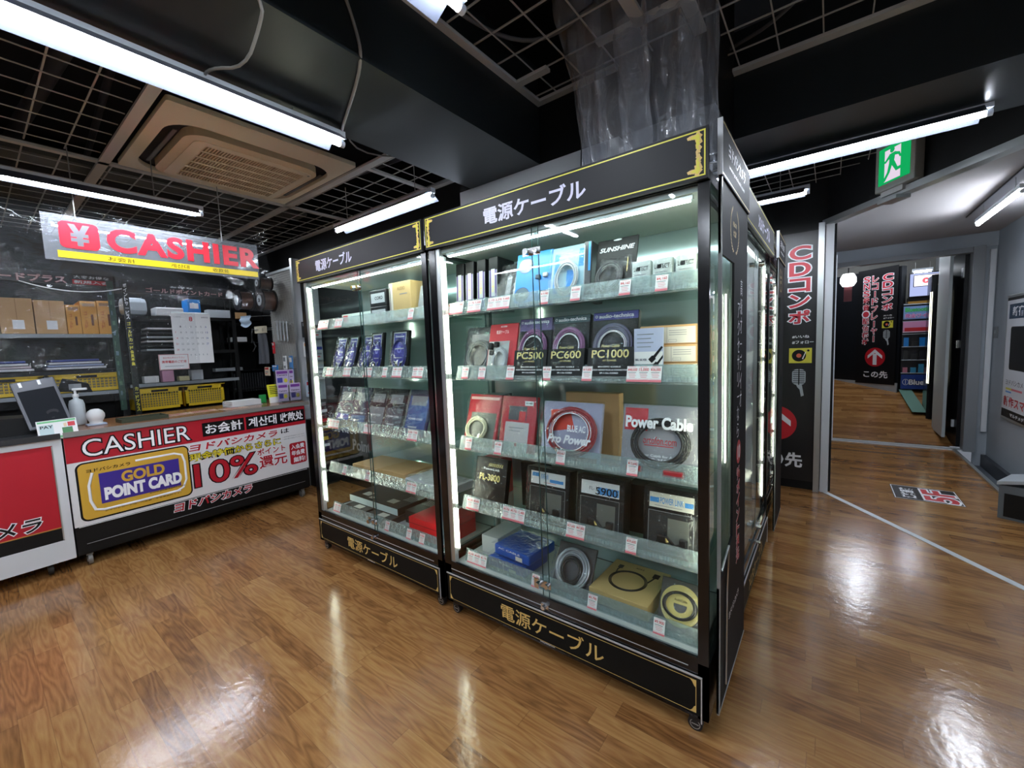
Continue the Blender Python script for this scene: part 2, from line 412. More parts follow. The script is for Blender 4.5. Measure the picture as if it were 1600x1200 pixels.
# ---- beams under the ceiling mesh
struct('trim_6', MB().box(-1.86, -1.33, -3.1, 2.10, ZB, 3.0, BEAM))
struct('trim_7', MB().box(-.42, 1.5, 2.52, 3.08, ZB, 3.0, BEAM))

# ---- the wire mesh ceiling in its flat bars
def mesh_panel(name, label, x0, x1, y0, y1, sp=.168, bars=True, r=.0028):
    mb = MB()
    n = int((x1-x0)/sp)
    for i in range(n+1):
        x = x1-.02-i*sp
        mb.box(x-r, x+r, y0, y1, ZG+.004, ZG+.009, ROD)
    for j in range(int((y1-y0)/sp)+1):
        y = y0+.03+j*sp
        mb.box(x0, x1, y-r*1.3, y+r*1.3, ZG+.009, ZG+.014, ROD)
    o = mb.build(name); tag(o, label, 'ceiling grid', 'wire mesh panels of the ceiling'); return o
mesh_panel('ceiling_mesh_panel', 'wire mesh ceiling panel left of the cassette air conditioner, over the counter', -3.87, -1.9, -1.2, .66)
mesh_panel('ceiling_mesh_panel', 'dim wire mesh ceiling strip behind the second tube light, above the hanging cashier sign', -6.4, -3.93, -1.2, .66)
mesh_panel('ceiling_mesh_panel', 'wire mesh ceiling panel between the air conditioner and the left cabinet tube light', -3.87, -1.9, 1.93, 2.50)
mesh_panel('ceiling_mesh_panel', 'wire mesh ceiling strip above the cashier sign beyond the air conditioner', -6.4, -3.93, .72, 2.50)
mesh_panel('ceiling_mesh_panel', 'wire mesh ceiling panel behind the hanging clear plastic, right of the black beam', -1.30, -.50, -1.2, 2.08)
mesh_panel('ceiling_mesh_panel', 'wire mesh ceiling panel right of the hanging plastic, at the top edge of the photo', -.46, 1.48, -1.2, 2.50)
mesh_panel('ceiling_mesh_panel', 'small wire mesh ceiling panel beyond the long tube light, left of the exit sign', -.84, .9, 3.1, 4.72)
b = MB()
for (x0, x1, y0, y1) in ((-1.335, -1.295, -3, 2.08), (-.505, -.455, -3, 2.52), (-6.4, -1.87, .665, .72), (-6.4, -1.87, 1.865, 1.92),
                         (-3.93, -3.885, -3, 2.5), (-1.3, -1.12, 1.83, 1.87), (-.86, -.5, 1.83, 1.87), (-.69, -.64, 1.2, 1.85), (-1.3, -.86, 2.04, 2.08), (-.5, 1.48, 2.47, 2.52), (-6.4, -1.97, 2.46, 2.51),
                         (-2.73, -2.69, 1.92, 2.5), (-1.91, -1.87, -3, 2.5), (-.84, .9, 3.08, 3.12)):
    b.box(x0, x1, y0, y1, ZG-.012, ZG+.004, TBAR)
struct('trim_8', b)
# pipes and ducts above the mesh
b = MB()
for i in range(6):
    y = -1+i*.62; b.cyl((-6.4, y, 3.1+.05*(i % 2)), (-1.9, y+.3*(i % 3-1), 3.05), .02+.012*(i % 3), mat('plenum_pipe', (46, 46, 52), .6), 8)
b.box(-5.8, -5.0, -.5, 2.4, 2.95, 3.2, mat('plenum_duct', (60, 58, 56), .7)).box(-4.6, -4.35, -.5, 2.3, 2.9, 2.96, mat('plenum_rail', (86, 86, 80), .6))
o = b.build('ceiling_pipework'); tag(o, 'dim pipes and duct seen above the wire mesh over the cashier counter', 'pipes')
o = MB().box(-.22, .28, 3.6, 4.25, 2.86, 3.06, mat('brown_board', (128, 82, 48), .7)).build('ceiling_board')
tag(o, 'brown board lying on the wire mesh left of the exit sign', 'board')

def drape(p0, p1, sag, n=10):
    p0, p1 = Vector(p0), Vector(p1)
    return [p0.lerp(p1, i/n)-Vector((0, 0, sag*4*(i/n)*(1-i/n))) for i in range(n+1)]
def cable(pts, r, mt, label):
    # smooth the polyline
    P = [Vector(p) for p in pts]
    for _ in range(2):
        Q = [P[0]]
        for a, c in zip(P, P[1:]): Q += [a.lerp(c, .25), a.lerp(c, .75)]
        Q.append(P[-1]); P = Q
    o = MB().tube(P, r, mt, 7).build('cable'); tag(o, label, 'cable'); return o
cable([(-1.33, .50, 2.60), (-1.322, .62, 2.475), (-1.40, .64, 2.455), (-1.55, .65, 2.40), (-1.70, .60, 2.44), (-1.84, .62, 2.468)], .005, CABLE, 'grey cable looping under the black beam to the top of the longest tube light')
cable([(-1.322, .86, 2.72), (-1.322, .93, 2.55), (-1.325, .94, 2.47), (-1.50, 1.02, 2.468), (-1.70, 1.10, 2.466), (-1.84, 1.16, 2.46)], .006, CABLE, 'pale cord crossing the black beam to the end of the longest tube light')
cable([(-1.90, 1.16, 2.50), (-2.1, 1.35, 2.72), (-2.4, 1.6, 2.70), (-2.2, 2.0, 2.74), (-2.0, 2.2, 2.76)], .005, CABLE, 'thin cable trailing over the mesh from the longest tube light')
cable([(-1.24, 1.0, 2.90), (-1.27, 1.3, 2.84), (-1.2, 1.62, 2.84), (-1.05, 1.75, 2.84), (-.8, 1.72, 2.86)], .009, mat('cable_dim', (96, 96, 98), .5), 'thick grey cable looped above the mesh beside the hanging plastic')
cable([(-.40, 1.3, 2.9), (-.2, 1.7, 2.84), (.05, 2.0, 2.84), (-.2, 2.3, 2.84), (-.42, 2.4, 2.86)], .008, mat('cable_dim', (96, 96, 98), .5), 'pair of dim cables above the mesh at the top right of the plastic')
cable([(-1.07, 2.07, 2.78), (-1.05, 2.06, 2.6), (-1.06, 2.05, 2.35), (-1.03, 2.0, 2.16)], .003, CABLEK, 'thin black cable hanging down behind the header of the right cabinet')
cable([(-2.06, 2.2, 2.8), (-2.0, 2.3, 2.79), (-1.99, 2.38, 2.72), (-1.985, 2.4, 2.56)], .004, CABLE, 'short cable dropping beside the tube light over the left cabinet')

# ================================================================== LIGHT FIXTURES
def tube_fixture(label, c, length, axis='Y', reflector=True, w=.055, tubem=None, flip=False):
    """batten with angled reflectors and a bare LED tube beneath; c = centre of the tube"""
    t = thing('tube_light', label, 'light', c, 0 if axis == 'X' else PI/2, None)
    h = length/2
    b = MB().box(-h, h, -.02, .02, .018, .05, FIXT)
    b.build('batten', t)
    if reflector:
        r = MB()
        for s in (-1, 1):
            vs = [(-h+.03, s*.02, .03), (h-.03, s*.02, .03), (h-.03, s*(.02+w), -.012), (-h+.03, s*(.02+w), -.012)]
            vs += [(x, y, z+.003) for x, y, z in vs]
            r.add(vs, [(0, 1, 2, 3), (4, 5, 6, 7), (0, 1, 5, 4), (2, 3, 7, 6), (0, 3, 7, 4), (1, 2, 6, 5)], ENAM)
        r.build('reflector', t)
    MB().cyl((-h+.02, 0, 0), (h-.02, 0, 0), .0135, tubem or LAMP, 12).build('tube', t)
    for s in (-1, 1):
        MB().cyl((s*h, 0, 0), (s*(h-.02), 0, 0), .015, FIXT, 12).build('end_cap', t)
        if c[2] < 2.7: MB().cyl((s*h*.7, 0, .05), (s*h*.7, 0, 2.815-c[2] if c[0] < .9 else 2.57-c[2]), .003, CABLE, 6).build('hanger', t)
    return t
tube_fixture('longest bare tube light, running along the black beam at the upper left corner', (-1.80, .40, 2.41), 1.50, 'Y')
tube_fixture('tube light hanging above the cashier sign, second from the left corner', (-3.64, .25, 2.50), 1.80, 'Y', w=.03)
tube_fixture('thin distant tube light just above the hanging cashier sign', (-5.60, 1.20, 2.72), 1.25, 'Y', w=.03)
tube_fixture('tube light above the header of the left cabinet, running along the wall', (-2.77, 2.03, 2.50), 1.22, 'X')
tube_fixture('tube light cut by the top edge right of the black beam', (-.93, .42, 2.50), 1.24, 'Y', w=.07)
tube_fixture('long tube light running towards the exit sign', (-.05, 2.95, 2.44), 1.24, 'X')
tube_fixture('short tube light behind the side of the right cabinet, above the red lettered banner', (-.75, 3.84, 2.50), 1.22, 'X', w=.04)
tube_fixture('tube light on the white corridor ceiling at the right edge', (1.065, 5.22, 2.42), 1.16, 'Y', reflector=False)
# lamps of the shop behind the photographer
for i, (x, y, ax) in enumerate(((-3.2, -1.6, 'X'), (-.9, -1.6, 'Y'), (.9, -.9, 'Y'), (.9, -1.8, 'X'))):
    tube_fixture('tube light of the shop ceiling behind the photographer, ' + ('by the left wall', 'in the middle', 'nearest the right wall', 'in the rear right corner')[i], (x, y, 2.5), 1.24, ax)
# far room light
t = thing('wall_lantern', 'bright round lamp on the dark partition seen through the far doorway', 'lamp', (.21, 8.6, 2.26))
MB().lathe([(0, .16), (.07, .15), (.10, .09), (.105, .02), (.07, -.04), (0, -.05)], emit('lantern_glow', (250, 252, 255), 2.5), 20).build('globe', t)
MB().box(-.05, .05, -.02, .02, -.28, -.05, mat('lantern_label', (120, 60, 66), .5)).cyl((0, 0, .15), (0, 0, .74), .008, BLKM, 8).build('bracket', t)
tube_fixture('tube light in the far room beyond the doorway, near the pink screen', (1.16, 9.45, 2.42), .24, 'X', reflector=False)
tube_fixture('tube light in the far room beyond the doorway, over the ramp', (.45, 8.9, 2.94), 1.24, 'Y', reflector=False)
tube_fixture('tube light of the far room hidden over the dark partition', (.3, 9.8, 2.9), 1.0, 'X', reflector=False)

# ================================================================== AIR CONDITIONER
def rounded(cx, cy, hx, hy, r, n=8):
    pts = []
    for k, (sx, sy) in enumerate(((1, 1), (-1, 1), (-1, -1), (1, -1))):
        for i in range(n+1):
            a = PI/2*k+PI/2*i/n
            pts.append((cx+sx*(hx-r)+r*math.cos(a), cy+sy*(hy-r)+r*math.sin(a)))
    return pts
def slab(mb, pts, z0, z1, mt, hole=None):
    n = len(pts)
    if hole is None:
        vs = [(x, y, z0) for x, y in pts]+[(x, y, z1) for x, y in pts]
        mb.add(vs, [list(range(n)), list(range(n, 2*n))]+[(i, (i+1) % n, n+(i+1) % n, n+i) for i in range(n)], mt)
    else:
        vs = [(x, y, z0) for x, y in pts]+[(x, y, z0) for x, y in hole]+[(x, y, z1) for x, y in pts]+[(x, y, z1) for x, y in hole]
        f = []
        for i in range(n):
            j = (i+1) % n
            f += [(i, j, n+j, n+i), (2*n+i, 2*n+j, 3*n+j, 3*n+i), (i, j, 2*n+j, 2*n+i), (n+i, n+j, 3*n+j, 3*n+i)]
        mb.add(vs, f, mt)
    return mb
t = thing('ceiling_air_conditioner', 'beige ceiling cassette air conditioner with a louvred grille', 'air conditioner', (-3.28, 1.29, 2.80))
slab(MB(), rounded(0, 0, .56, .54, .02), -.018, .01, BEIGE, rounded(-.07, .01, .44, .485, .17)).build('outer_panel', t)
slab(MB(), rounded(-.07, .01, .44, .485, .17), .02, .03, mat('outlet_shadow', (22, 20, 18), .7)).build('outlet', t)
p = MB(); slab(p, rounded(-.09, .02, .40, .40, .12), -.03, .02, BEIGE2, rounded(-.12, .035, .35, .36, .05)); slab(p, rounded(-.12, .035, .35, .36, .05), -.034, .0, BEIGE, rounded(-.13, .045, .31, .305, .02)); p.build('inner_panel', t)
for s in (-1, 1):
    MB().box(-.37, .22, s*.44+.01, s*.44+.03, -.012, -.006, mat('louvre_grey', (100, 94, 84), .4)).build('louvre', t)
g = MB().box(-.44, .18, -.26, .35, .0, .004, mat('grille_dark', (34, 28, 22), .7))
for i in range(35): y = -.255+i*.0174; g.box(-.44, .18, y, y+.008, -.028, -.012, BEIGE2)
for i in range(7): x = -.44+i*.1033; g.box(x-.004, x+.004, -.26, .35, -.034, -.026, BEIGE)
g.build('grille', t)
MB().disc(0, 0, .008, .008, 0, CHROME).build('indicator', t, loc=(.20, .37, -.036), rot=(PI/2, 0, 0))

# ================================================================== EXIT SIGN
ang = math.atan2(dv.y, dv.x)
t = thing('exit_sign', 'green illuminated exit sign with a running figure on the black wall above the opening', 'sign',
          tuple(Vector((-.035, 4.78, 2.655))+dv*.765+nv*.09), ang)
MB().bbox(-.16, .16, 0, .065, -.17, .17, mat('sign_housing', (160, 160, 156), .4), .008).build('housing', t)
EG = emit('exit_green', (20, 176, 96), .42); EW = emit('exit_white', (236, 222, 240), .42)
p = MB().rect(-.128, .128, -.128, .128, -.002, EG); p.build('green_face', t)
p = MB().poly([(-.075, -.115), (.055, -.115), (.055, .10), (-.075, .10)], -.004, EW)
p.build('white_doorway', t)
p = MB()
p.disc(-.012, .088, .019, .019, -.006, EG, 20)
for pts in ([(-.035, .065), (.015, .068), (.005, .0), (-.035, -.005)], [(.01, .067), (.05, .05), (.062, .018), (.05, .014), (.037, .037), (.005, .045)],
            [(-.03, .066), (-.068, .03), (-.10, .032), (-.10, .018), (-.062, .014), (-.025, .04)],
            [(-.035, .005), (-.006, -.004), (-.028, -.062), (-.066, -.112), (-.088, -.106), (-.05, -.055)],
            [(-.02, .012), (.008, .008), (.035, -.045), (.092, -.04), (.092, -.062), (.022, -.068), (-.01, -.02)]):
    p.poly(pts, -.006, EG)
p.build('running_figure', t)
MB().box(-.13, .05, .02, .05, -.205, -.17, mat('sign_lamp_box', (190, 190, 190), .4)).build('bracket', t)

cable([(1.038, 6.07, 2.553), (1.038, 5.3, 2.553), (1.038, 4.4, 2.553)], .006, CABLEK, 'black cable run along the corridor ceiling beside the tube light')

# ================================================================== DISPLAY CABINETS
def ornament(b, x, z, sx, sz, mt, s=1.0):
    """small scrolled corner of leaves"""
    for i in range(9):
        a = i/8
        cx = x+sx*(.012+.004*math.sin(i*2.1))*s; cz = z+sz*(.008+a*.062)*s
        r = (.014-.008*a)*s
        b.poly([(cx+r*math.cos(k*2*PI/5+i)*(1.0 if k % 2 else .45), cz+r*math.sin(k*2*PI/5+i)*1.2) for k in range(5)], -.0022, mt)
        if i < 5:
            cx2 = x+sx*(.012+a*.05)*s
            b.poly([(cx2+r*math.cos(k*2*PI/5+i), z+sz*.010*s+r*.7*math.sin(k*2*PI/5+i)) for k in range(5)], -.0022, mt)
def caster(parent, loc, r=.028, mt=RUBBER, mt2=ALU):
    c = MB().cyl((-.012, 0, r), (.012, 0, r), r, mt, 18).box(-.018, .018, -.018, .018, r*2-.006, r*2+.012, mt)
    o = c.build('caster', parent, loc=loc)
    MB().cyl((-.0135, 0, r), (.0135, 0, r), r*.45, mt2, 14).build('wheel_hub', o)
    return o
def front_caster(parent, loc, r=.026):
    """wheel seen from its side, axle towards the viewer"""
    c = MB().cyl((0, -.012, r), (0, .012, r), r, RUBBER, 18).box(-.02, .02, -.016, .016, r*1.6, r*2+.012, RUBBER)
    o = c.build('caster', parent, loc=loc)
    MB().ring(0, r, r*.72, r*.72, .003, -.0128, ALU, 20).rect(-r*.5, r*.5, r-.002, r+.002, -.0128, ALU).build('wheel_hub', o)
    return o
SHELF_Z = (.605, .93, 1.305, 1.64)
STUD = glassy('rail_stud_plastic', (236, 242, 246), 1.0, .08, haze=.35, hazecol=(240, 246, 250), ior=1.7)
def rail_mesh(x0, x1, ribs=True):
    """slanted clear rail that holds the price tags; local origin at the shelf front edge"""
    b = MB()
    pr = [(-.012, -.012), (-.014, -.006), (.006, .062), (.009, .062), (-.008, .0), (.10, .001), (.10, -.003), (-.006, -.008)]
    n = len(pr)
    vs = [(x, p[0], p[1]) for x in (x0, x1) for p in pr]
    b.add(vs, [(i, (i+1) % n, n+(i+1) % n, n+i) for i in range(n)], RAIL)
    n = int((x1-x0)/.0065); P = []
    for i in range(n+1): P.append((x0+(x1-x0)*i/n, -.004 if i % 2 else -.0005))
    vs = [(x, y, -.003) for x, y in P]+[(x, y+.004, .016) for x, y in P]
    b.add(vs, [(i, i+1, n+2+i, n+1+i) for i in range(n)], STUD)
    for k in range(3): b.box(x0, x1, .03+.025*k, .032+.025*k, .001, .004, RAIL)
    return b
def price_tag_on(rail, x, texts, w=.045, h=.062):
    """white card with red figures and a pink foot, standing in the rail"""
    b = MB(); n = max(1, len(texts)); W_ = w*n
    b.box(x-W_/2, x+W_/2, -.0006, 0, 0, h, WHITE)
    b.rect(x-W_/2, x+W_/2, 0, h*.14, -.001, PINK)
    for i, s in enumerate(texts):
        xx = x-W_/2+w*i
        b.text(s, xx+.003, xx+w-.004, h*.66, h*.88, -.001, RED, .02)
        b.rect(xx+.006, xx+w-.010, h*.94, h*.965, -.001, PINK)
        for k in range(4): b.rect(xx+.005+.002*k, xx+w-.008-.003*(k % 2), h*(.58-.10*k), h*(.61-.10*k), -.001, PINK if k else BLKP)
        b.rect(xx+.001, xx+w-.002, h*.18, h*.20, -.001, PINK)
    return b.build('price_tag', rail, loc=(0, -.0165, -.004), rot=(-.28, 0, 0))
def cabinet(name, label, x, y, rz, w, header, base, seam=.5, tags=None, gl=.075, gr=.04, hx=(.40, .915), htext='ケーブル', d=.52,
            orn=(True, True), lock=True):
    """glass display cabinet facing local -Y, origin at its lower left front corner"""
    t = thing(name, label, 'display cabinet', (x, y, 0), rz)
    f = MB()
    f.box(0, gl-.03, 0, .05, .07, 1.97, BLK).box(w-gr+.004, w, 0, .014, .07, 1.97, BLK)
    f.box(0, .02, d-.03, d, .07, 1.97, mat('pale_back_post', (176, 190, 190), .3)).box(w-.02, w, d-.03, d, .07, 1.97, mat('pale_back_post', (176, 190, 190), .3))
    f.box(0, w, 0, d, 1.965, 2.0, BLK).box(0, w, 0, d, .07, .285, BLK)
    f.box(gl-.03, w-gr+.004, 0, .012, .285, .305, BLK)
    f.build('frame', t)
    MB().box(gl-.03, gl, .004, .03, .295, 1.965, ALU).build('door_jamb', t)
    MB().box(gl-.02, w-gr, .02, d-.05, 1.945, 1.964, mat('pale_liner', (196, 206, 204), .4)).build('top_liner', t)
    MB().box(gl-.02, w-gr, .03, d-.05, .286, .298, mat('pale_base', (172, 178, 178), .3)).build('bottom_shelf', t)
    MB().box(.02, w-.02, d-.045, d-.03, .30, 1.955, MIRROR).build('back_mirror', t)
    MB().box(.012, .018, .05, d-.04, .29, 1.96, GLASS).build('side_glass', t)
    MB().box(w-.018, w-.012, .05, d-.04, .29, 1.96, GLASS).build('side_glass', t)
    sm = gl+(w-gl-gr)*seam
    for k, (a, c, yy) in enumerate(((gl, sm+.02, .006), (sm-.02, w-gr, .014))):
        g = MB().box(a, c, yy, yy+.005, .300, 1.962, GLASS).build('glass_door', t)
        MB().box((c-.0015, a)[k], (c, a+.0015)[k], yy-.0006, yy+.0056, .302, 1.96, mat('pane_edge', (44, 74, 72), .3)).build('pane_edge', g)
    if lock:
        for zz in (1.855, .372):
            l = MB().box(sm-.055, sm+.035, -.004, .0, zz-.016, zz+.016, CHROME).cyl((sm-.025, -.030, zz), (sm-.025, 0, zz), .013, CHROME, 16)
            l.cyl((sm+.018, -.020, zz), (sm+.018, 0, zz), .011, CHROME, 16); l.build('lock', t)
        MB().cyl((sm+.0, -.024, .268), (sm, 0, .268), .010, CHROME, 14).box(sm-.02, sm+.02, -.006, 0, .258, .278, CHROME).build('lock', t)
    # header board
    h = MB().box(0, w, -.020, -.004, 1.968, 2.128, CHAR)
    hb = h.build('header_board', t)
    b = MB().frame(.008, w-.008, 1.978, 2.120, .0045, -.0208, YEL)
    b.build('gold_border', hb)
    b = MB()
    for s, e in zip((1, -1), orn):
        if not e: continue
        b = MB(); xx = .018 if s > 0 else w-.018
        ornament(b, xx, 1.986, s, 1, GOLD, 1.0); ornament(b, xx, 2.112, s, -1, GOLD, 1.0); ornament(b, xx+s*.006, 1.990, s, 1, YEL, .6); ornament(b, xx+s*.006, 2.106, s, -1, YEL, .6)
        for v in range(len(b.v)): b.v[v] = (b.v[v][0], -.0212-.00006*(v//5), b.v[v][2])
        b.build('scroll_ornament', hb)
    MB().text(header, hx[0], hx[1], 2.008, 2.085, -.0212, LAV, .023).build('lettering', hb)
    # base panel
    p = MB().box(.018, w-.022, -.006, 0, .085, .236, mat('base_board', (16, 18, 18), .5, spec=.15)); pb = p.build('base_panel', t)
    b = MB().box(.014, w-.020, -.009, -.004, .234, .239, SILV).box(w-.024, w-.020, -.009, -.004, .06, .236, SILV)
    b.box(gl-.03, w-.07, -.001, 0, .262, .265, SILV); b.build('silver_trim', pb)
    b = MB().frame(.034, w-.040, .094, .222, .0022, -.0066, GOLD)
    for xx, s in ((.036, 1), (w-.042, -1)):
        for zz, q in ((.096, 1), (.220, -1)):
            b.poly([(xx, zz), (xx+s*.020, zz), (xx+s*.012, zz+q*.008), (xx+s*.005, zz+q*.022), (xx, zz+q*.026)], -.007, GOLD)
    b.build('gold_border', pb)
    b = MB().text(base, w/2-.28, w/2+.27, .116, .196, -.0072, GOLD, .008).build('gold_lettering', pb)
    MB().text('www.yodobashi.com', w/2-.05, w/2+.03, .086, .094, -.0072, PRINTW, .02).build('small_lettering', pb)
    # light strips
    for xx in (gl+.008, w-.026):
        sd = -1 if xx < w/2 else 1
        s = MB().box(min(xx+sd*.006, xx+sd*.009), max(xx+sd*.006, xx+sd*.009), .022, .046, .36, 1.93, ALU)
        so = s.build('light_strip', t)
        b = MB()
        zs = [.37]+[z+.015 for z in SHELF_Z]+[1.92]
        for z0, z1 in zip(zs, zs[1:]): b.box(xx-.0045, xx+.0045, .026, .032, z0+.008, z1-.022, LEDW)
        b.build('lit_tube', so)
    s = MB().box(gl+.02, w-gr-.02, .030, .052, 1.93, 1.945, ALU).build('light_strip', t)
    MB().box(gl+.03, w-gr-.03, .033, .049, 1.925, 1.93, LEDM).build('lit_tube', s)
    # shelves
    for i, z in enumerate(SHELF_Z):
        MB().box(gl, w-gr, .07, d-.05, z-.008, z, SGLASS).build('glass_shelf', t)
        for xx in (gl-.018, w-gr+.0): MB().box(xx, xx+.022, .03, .07, z-.016, z-.008, ALU).build('shelf_bracket', t)
    for i, z in enumerate((.300,)+SHELF_Z):
        r = rail_mesh(gl+.02, w-gr-.005).build('price_rail', t, loc=(0, .070, z))
        for (tx, txt) in (tags or {}).get(i, []): price_tag_on(r, tx, txt)
    for xx in (.05, w-.05):
        front_caster(t, (xx, .03, 0))
        caster(t, (xx, d-.05, 0))
    return t

TG_MAIN = {
 4: [(.10, ['3,170', '3,170', '2,980']), (.245, ['3,170', '3,500']), (.40, ['3,170', '3,370', '9,488']), (.66, ['¥19,980']), (.815, ['¥19,800']), (1.03, ['¥4,160']), (1.17, ['¥4,160'])],
 3: [(.16, ['¥1,980']), (.275, ['¥1,570']), (.455, ['¥9,980']), (.66, ['¥9,930']), (.86, ['¥19,800']), (1.10, ['¥48,000', '15,000', '¥36,000'])],
 2: [(.16, ['¥5,480']), (.36, ['¥7,480']), (.72, ['¥20,467']), (1.05, ['¥13,640'])],
 1: [(.17, ['¥8,250', '¥8,800']), (.44, ['¥9,700', '¥9,750', '12,480']), (.785, ['¥37,600', '¥47,800']), (1.04, ['¥39,600'])],
 0: [(.18, ['¥3,300', '¥4,400', '¥5,170']), (.56, ['¥3,780']), (.86, ['¥9,790']), (1.15, ['¥9,900'])]}
TG_LEFT = {
 4: [(.16, ['2,200', '2,380', '2,570']), (.36, ['3,170', '3,540']), (1.12, ['3,000'])],
 3: [(.20, ['8,800', '9,600']), (.42, ['8,200', '9,000']), (.66, ['9,100', '9,980']), (.84, ['12,800']), (.96, ['11,800', '12,000']), (1.15, ['14,000', '15,000'])],
 2: [(.20, ['3,000', '3,500', '5,800']), (.62, ['4,000', '5,500']), (1.07, ['8,200', '7,900'])],
 1: [(.30, ['4,100']), (.58, ['5,300']), (1.03, ['8,200', '9,400'])],
 0: [(.16, ['3,000', '3,800']), (.76, ['7,300']), (.98, ['8,800']), (1.10, ['9,900'])]}
CAB_R = cabinet('display_cabinet', 'larger nearer black glass display cabinet with a scrolled header, full of boxed power cables', -1.665, 1.51, 0, 1.345, '電源ケーブル', '電源ケーブル', .47, TG_MAIN)
CAB_L = cabinet('display_cabinet', 'black glass display cabinet on the left, beside the cashier counter', -3.03, 1.51, 0, 1.34, '電源ケーブル', '電源ケーブル', .52, TG_LEFT, gl=.075, hx=(.27, .70))
CAB_S = cabinet('display_cabinet', 'display cabinet seen edge on round the corner, facing the corridor', -.32, 2.135, PI/2, 1.10, 'XLRケーブル', 'XLRケーブル', .5, None, hx=(.35, .85), orn=(False, False))
CAB_F = cabinet('display_cabinet', 'farthest display cabinet round the corner, mostly hidden, by the red lettered banner', -.36, 3.28, PI/2, 1.10, 'ケーブル', 'ケーブル', .5, None, hx=(.35, .85), orn=(False, False))

s_ = MB().box(1.318, 1.326, .440, .460, .9, 1.66, ALU).build('light_strip', CAB_R)
MB().box(1.312, 1.318, .444, .456, .92, 1.64, LEDW).build('lit_tube', s_)
# printed boards on the cabinet flank, with a window cut in them
def flank_board(label, x, y, ln, full=True):
    t = thing('flank_board', label, 'sign board', (x, y, 0), PI/2)
    bd = mat('flank_board_black', (30, 30, 32), .6, spec=.08)
    # board with window: strips round an opening
    wx0, wx1, wz0, wz1 = 0.0, .27*ln/.6, .60, 1.74
    b = MB()
    b.box(0, ln, -.008, 0, wz1, 1.985, bd).box(wx1, ln, -.008, 0, .45, wz1, bd)
    b.prism([(0, .075), (ln, .075), (ln, .45), (wx1, .45), (wx1, .66), (0, .56)], -.008, 0, bd)
    b.build('board', t)
    MB().box(0, .006, -.012, .0, .075, 1.985, mat('acrylic_edge', (150, 156, 156), .2)).box(0, ln, -.010, -.002, .069, .075, ALU).build('clear_edge', t)
    h = MB().box(-.012, ln, -.014, -.002, 1.988, 2.165, mat('flank_header_black', (34, 34, 36), .6, spec=.06)).box(-.016, -.012, -.016, 0, 1.988, 2.165, SILV).build('header_board', t)
    b = MB().rect(0, ln, 2.154, 2.159, -.0148, GOLD).rect(0, ln, 1.994, 1.999, -.0148, GOLD); b.build('gold_border', h)
    b = MB().text('ヨドバシカメラ', .09, ln-.12, 2.075, 2.125, -.015, PRINTW, .03).text('www.yodobashi.com', .10, ln-.14, 2.035, 2.055, -.015, PRINTW, .015); b.build('lettering', h)
    b = MB()
    for i in range(14):
        for s in (-1, 1):
            a = -PI/2+s*(.35+i*.17)
            cx, cz = ln*.45+math.cos(a)*.085, 1.86+math.sin(a)*.085
            b.poly([(cx+.013*math.cos(a+s*1.0+k*PI/2)*(1 if k % 2 == 0 else .4), cz+.013*math.sin(a+s*1.0+k*PI/2)*(1 if k % 2 == 0 else .4)) for k in range(4)], -.009, GOLD)
    b.text('創業60周年', ln*.45-.04, ln*.45+.04, 1.87, 1.89, -.009, GOLD, .02).text('大感謝', ln*.45-.03, ln*.45+.03, 1.835, 1.86, -.009, GOLD, .02)
    b.build('laurel_print', t)
    if full:
        b = MB().text('高級オーディオ', wx1+.135, wx1+.180, 1.16, 1.70, -.009, PRINTW, .0, vertical=True)
        b.text('アクセサリーなら', wx1+.075, wx1+.120, 1.04, 1.60, -.009, PRINTW, .0, vertical=True); b.build('white_lettering', t)
        b = MB().disc(wx1+.12, .98, .05, .05, -.009, RED).text('10', wx1+.09, wx1+.15, .95, 1.01, -.0098, PRINTW, .03)
        b.otext('％ポイント還元', wx1+.08, wx1+.15, .50, .92, -.009, RED, PRINTW, .02, .04, vertical=True); b.build('red_lettering', t)
        b = MB().text('ヨドバシカメラ', .18, .40, .34, .37, -.009, PRINTW, .02); b.build('small_lettering', t)
        b = MB().tube([(.02, -.012, .62), (.15, -.012, .66), (.12, -.012, .50), (.11, -.012, .12)], .004, ALU); b.build('clear_edge', t)
    return t
flank_board('black printed board with a window on the flank of the right cabinet', -.305, 1.565, .56)
flank_board('smaller black printed board edge on beside the red lettered banner', -.30, 3.40, .50, False)

# ================================================================== PRODUCTS
def pack(name, label, cat, x, z, y, w, h, d, mt, lean=0.2, rz=0.0, r=.004, group=None, backcol=None):
    """upright box or card with its front face at local y=0"""
    b = MB().bbox(-w/2, w/2, 0, d, 0, h, mt, r)
    o = b.build(name, None, loc=(x, y, z+.001), rot=(-lean, 0, rz))
    tag(o, label, cat, group)
    return o
def sleeve(o, w, h, d=.01, amp=.006, seed=0, over=.012, nu=16, nv=18):
    rnd = random.Random(seed); ph = [(rnd.uniform(8, 60), rnd.uniform(8, 60), rnd.uniform(0, 6)) for _ in range(7)]
    def fn(u, v):
        e = min(u, 1-u, v, 1-v)*6; e = min(1, e)
        r = sum(1-abs(math.sin(a*u*.5+b_*v*.5+c)) for a, b_, c in ph)/7
        return (-w/2-over+u*(w+2*over), -.004-d*e-amp*r*2, .0+v*(h+over*1.4))
    MB().grid(fn, nu, nv, SLEEVE, True).build('plastic_sleeve', o)
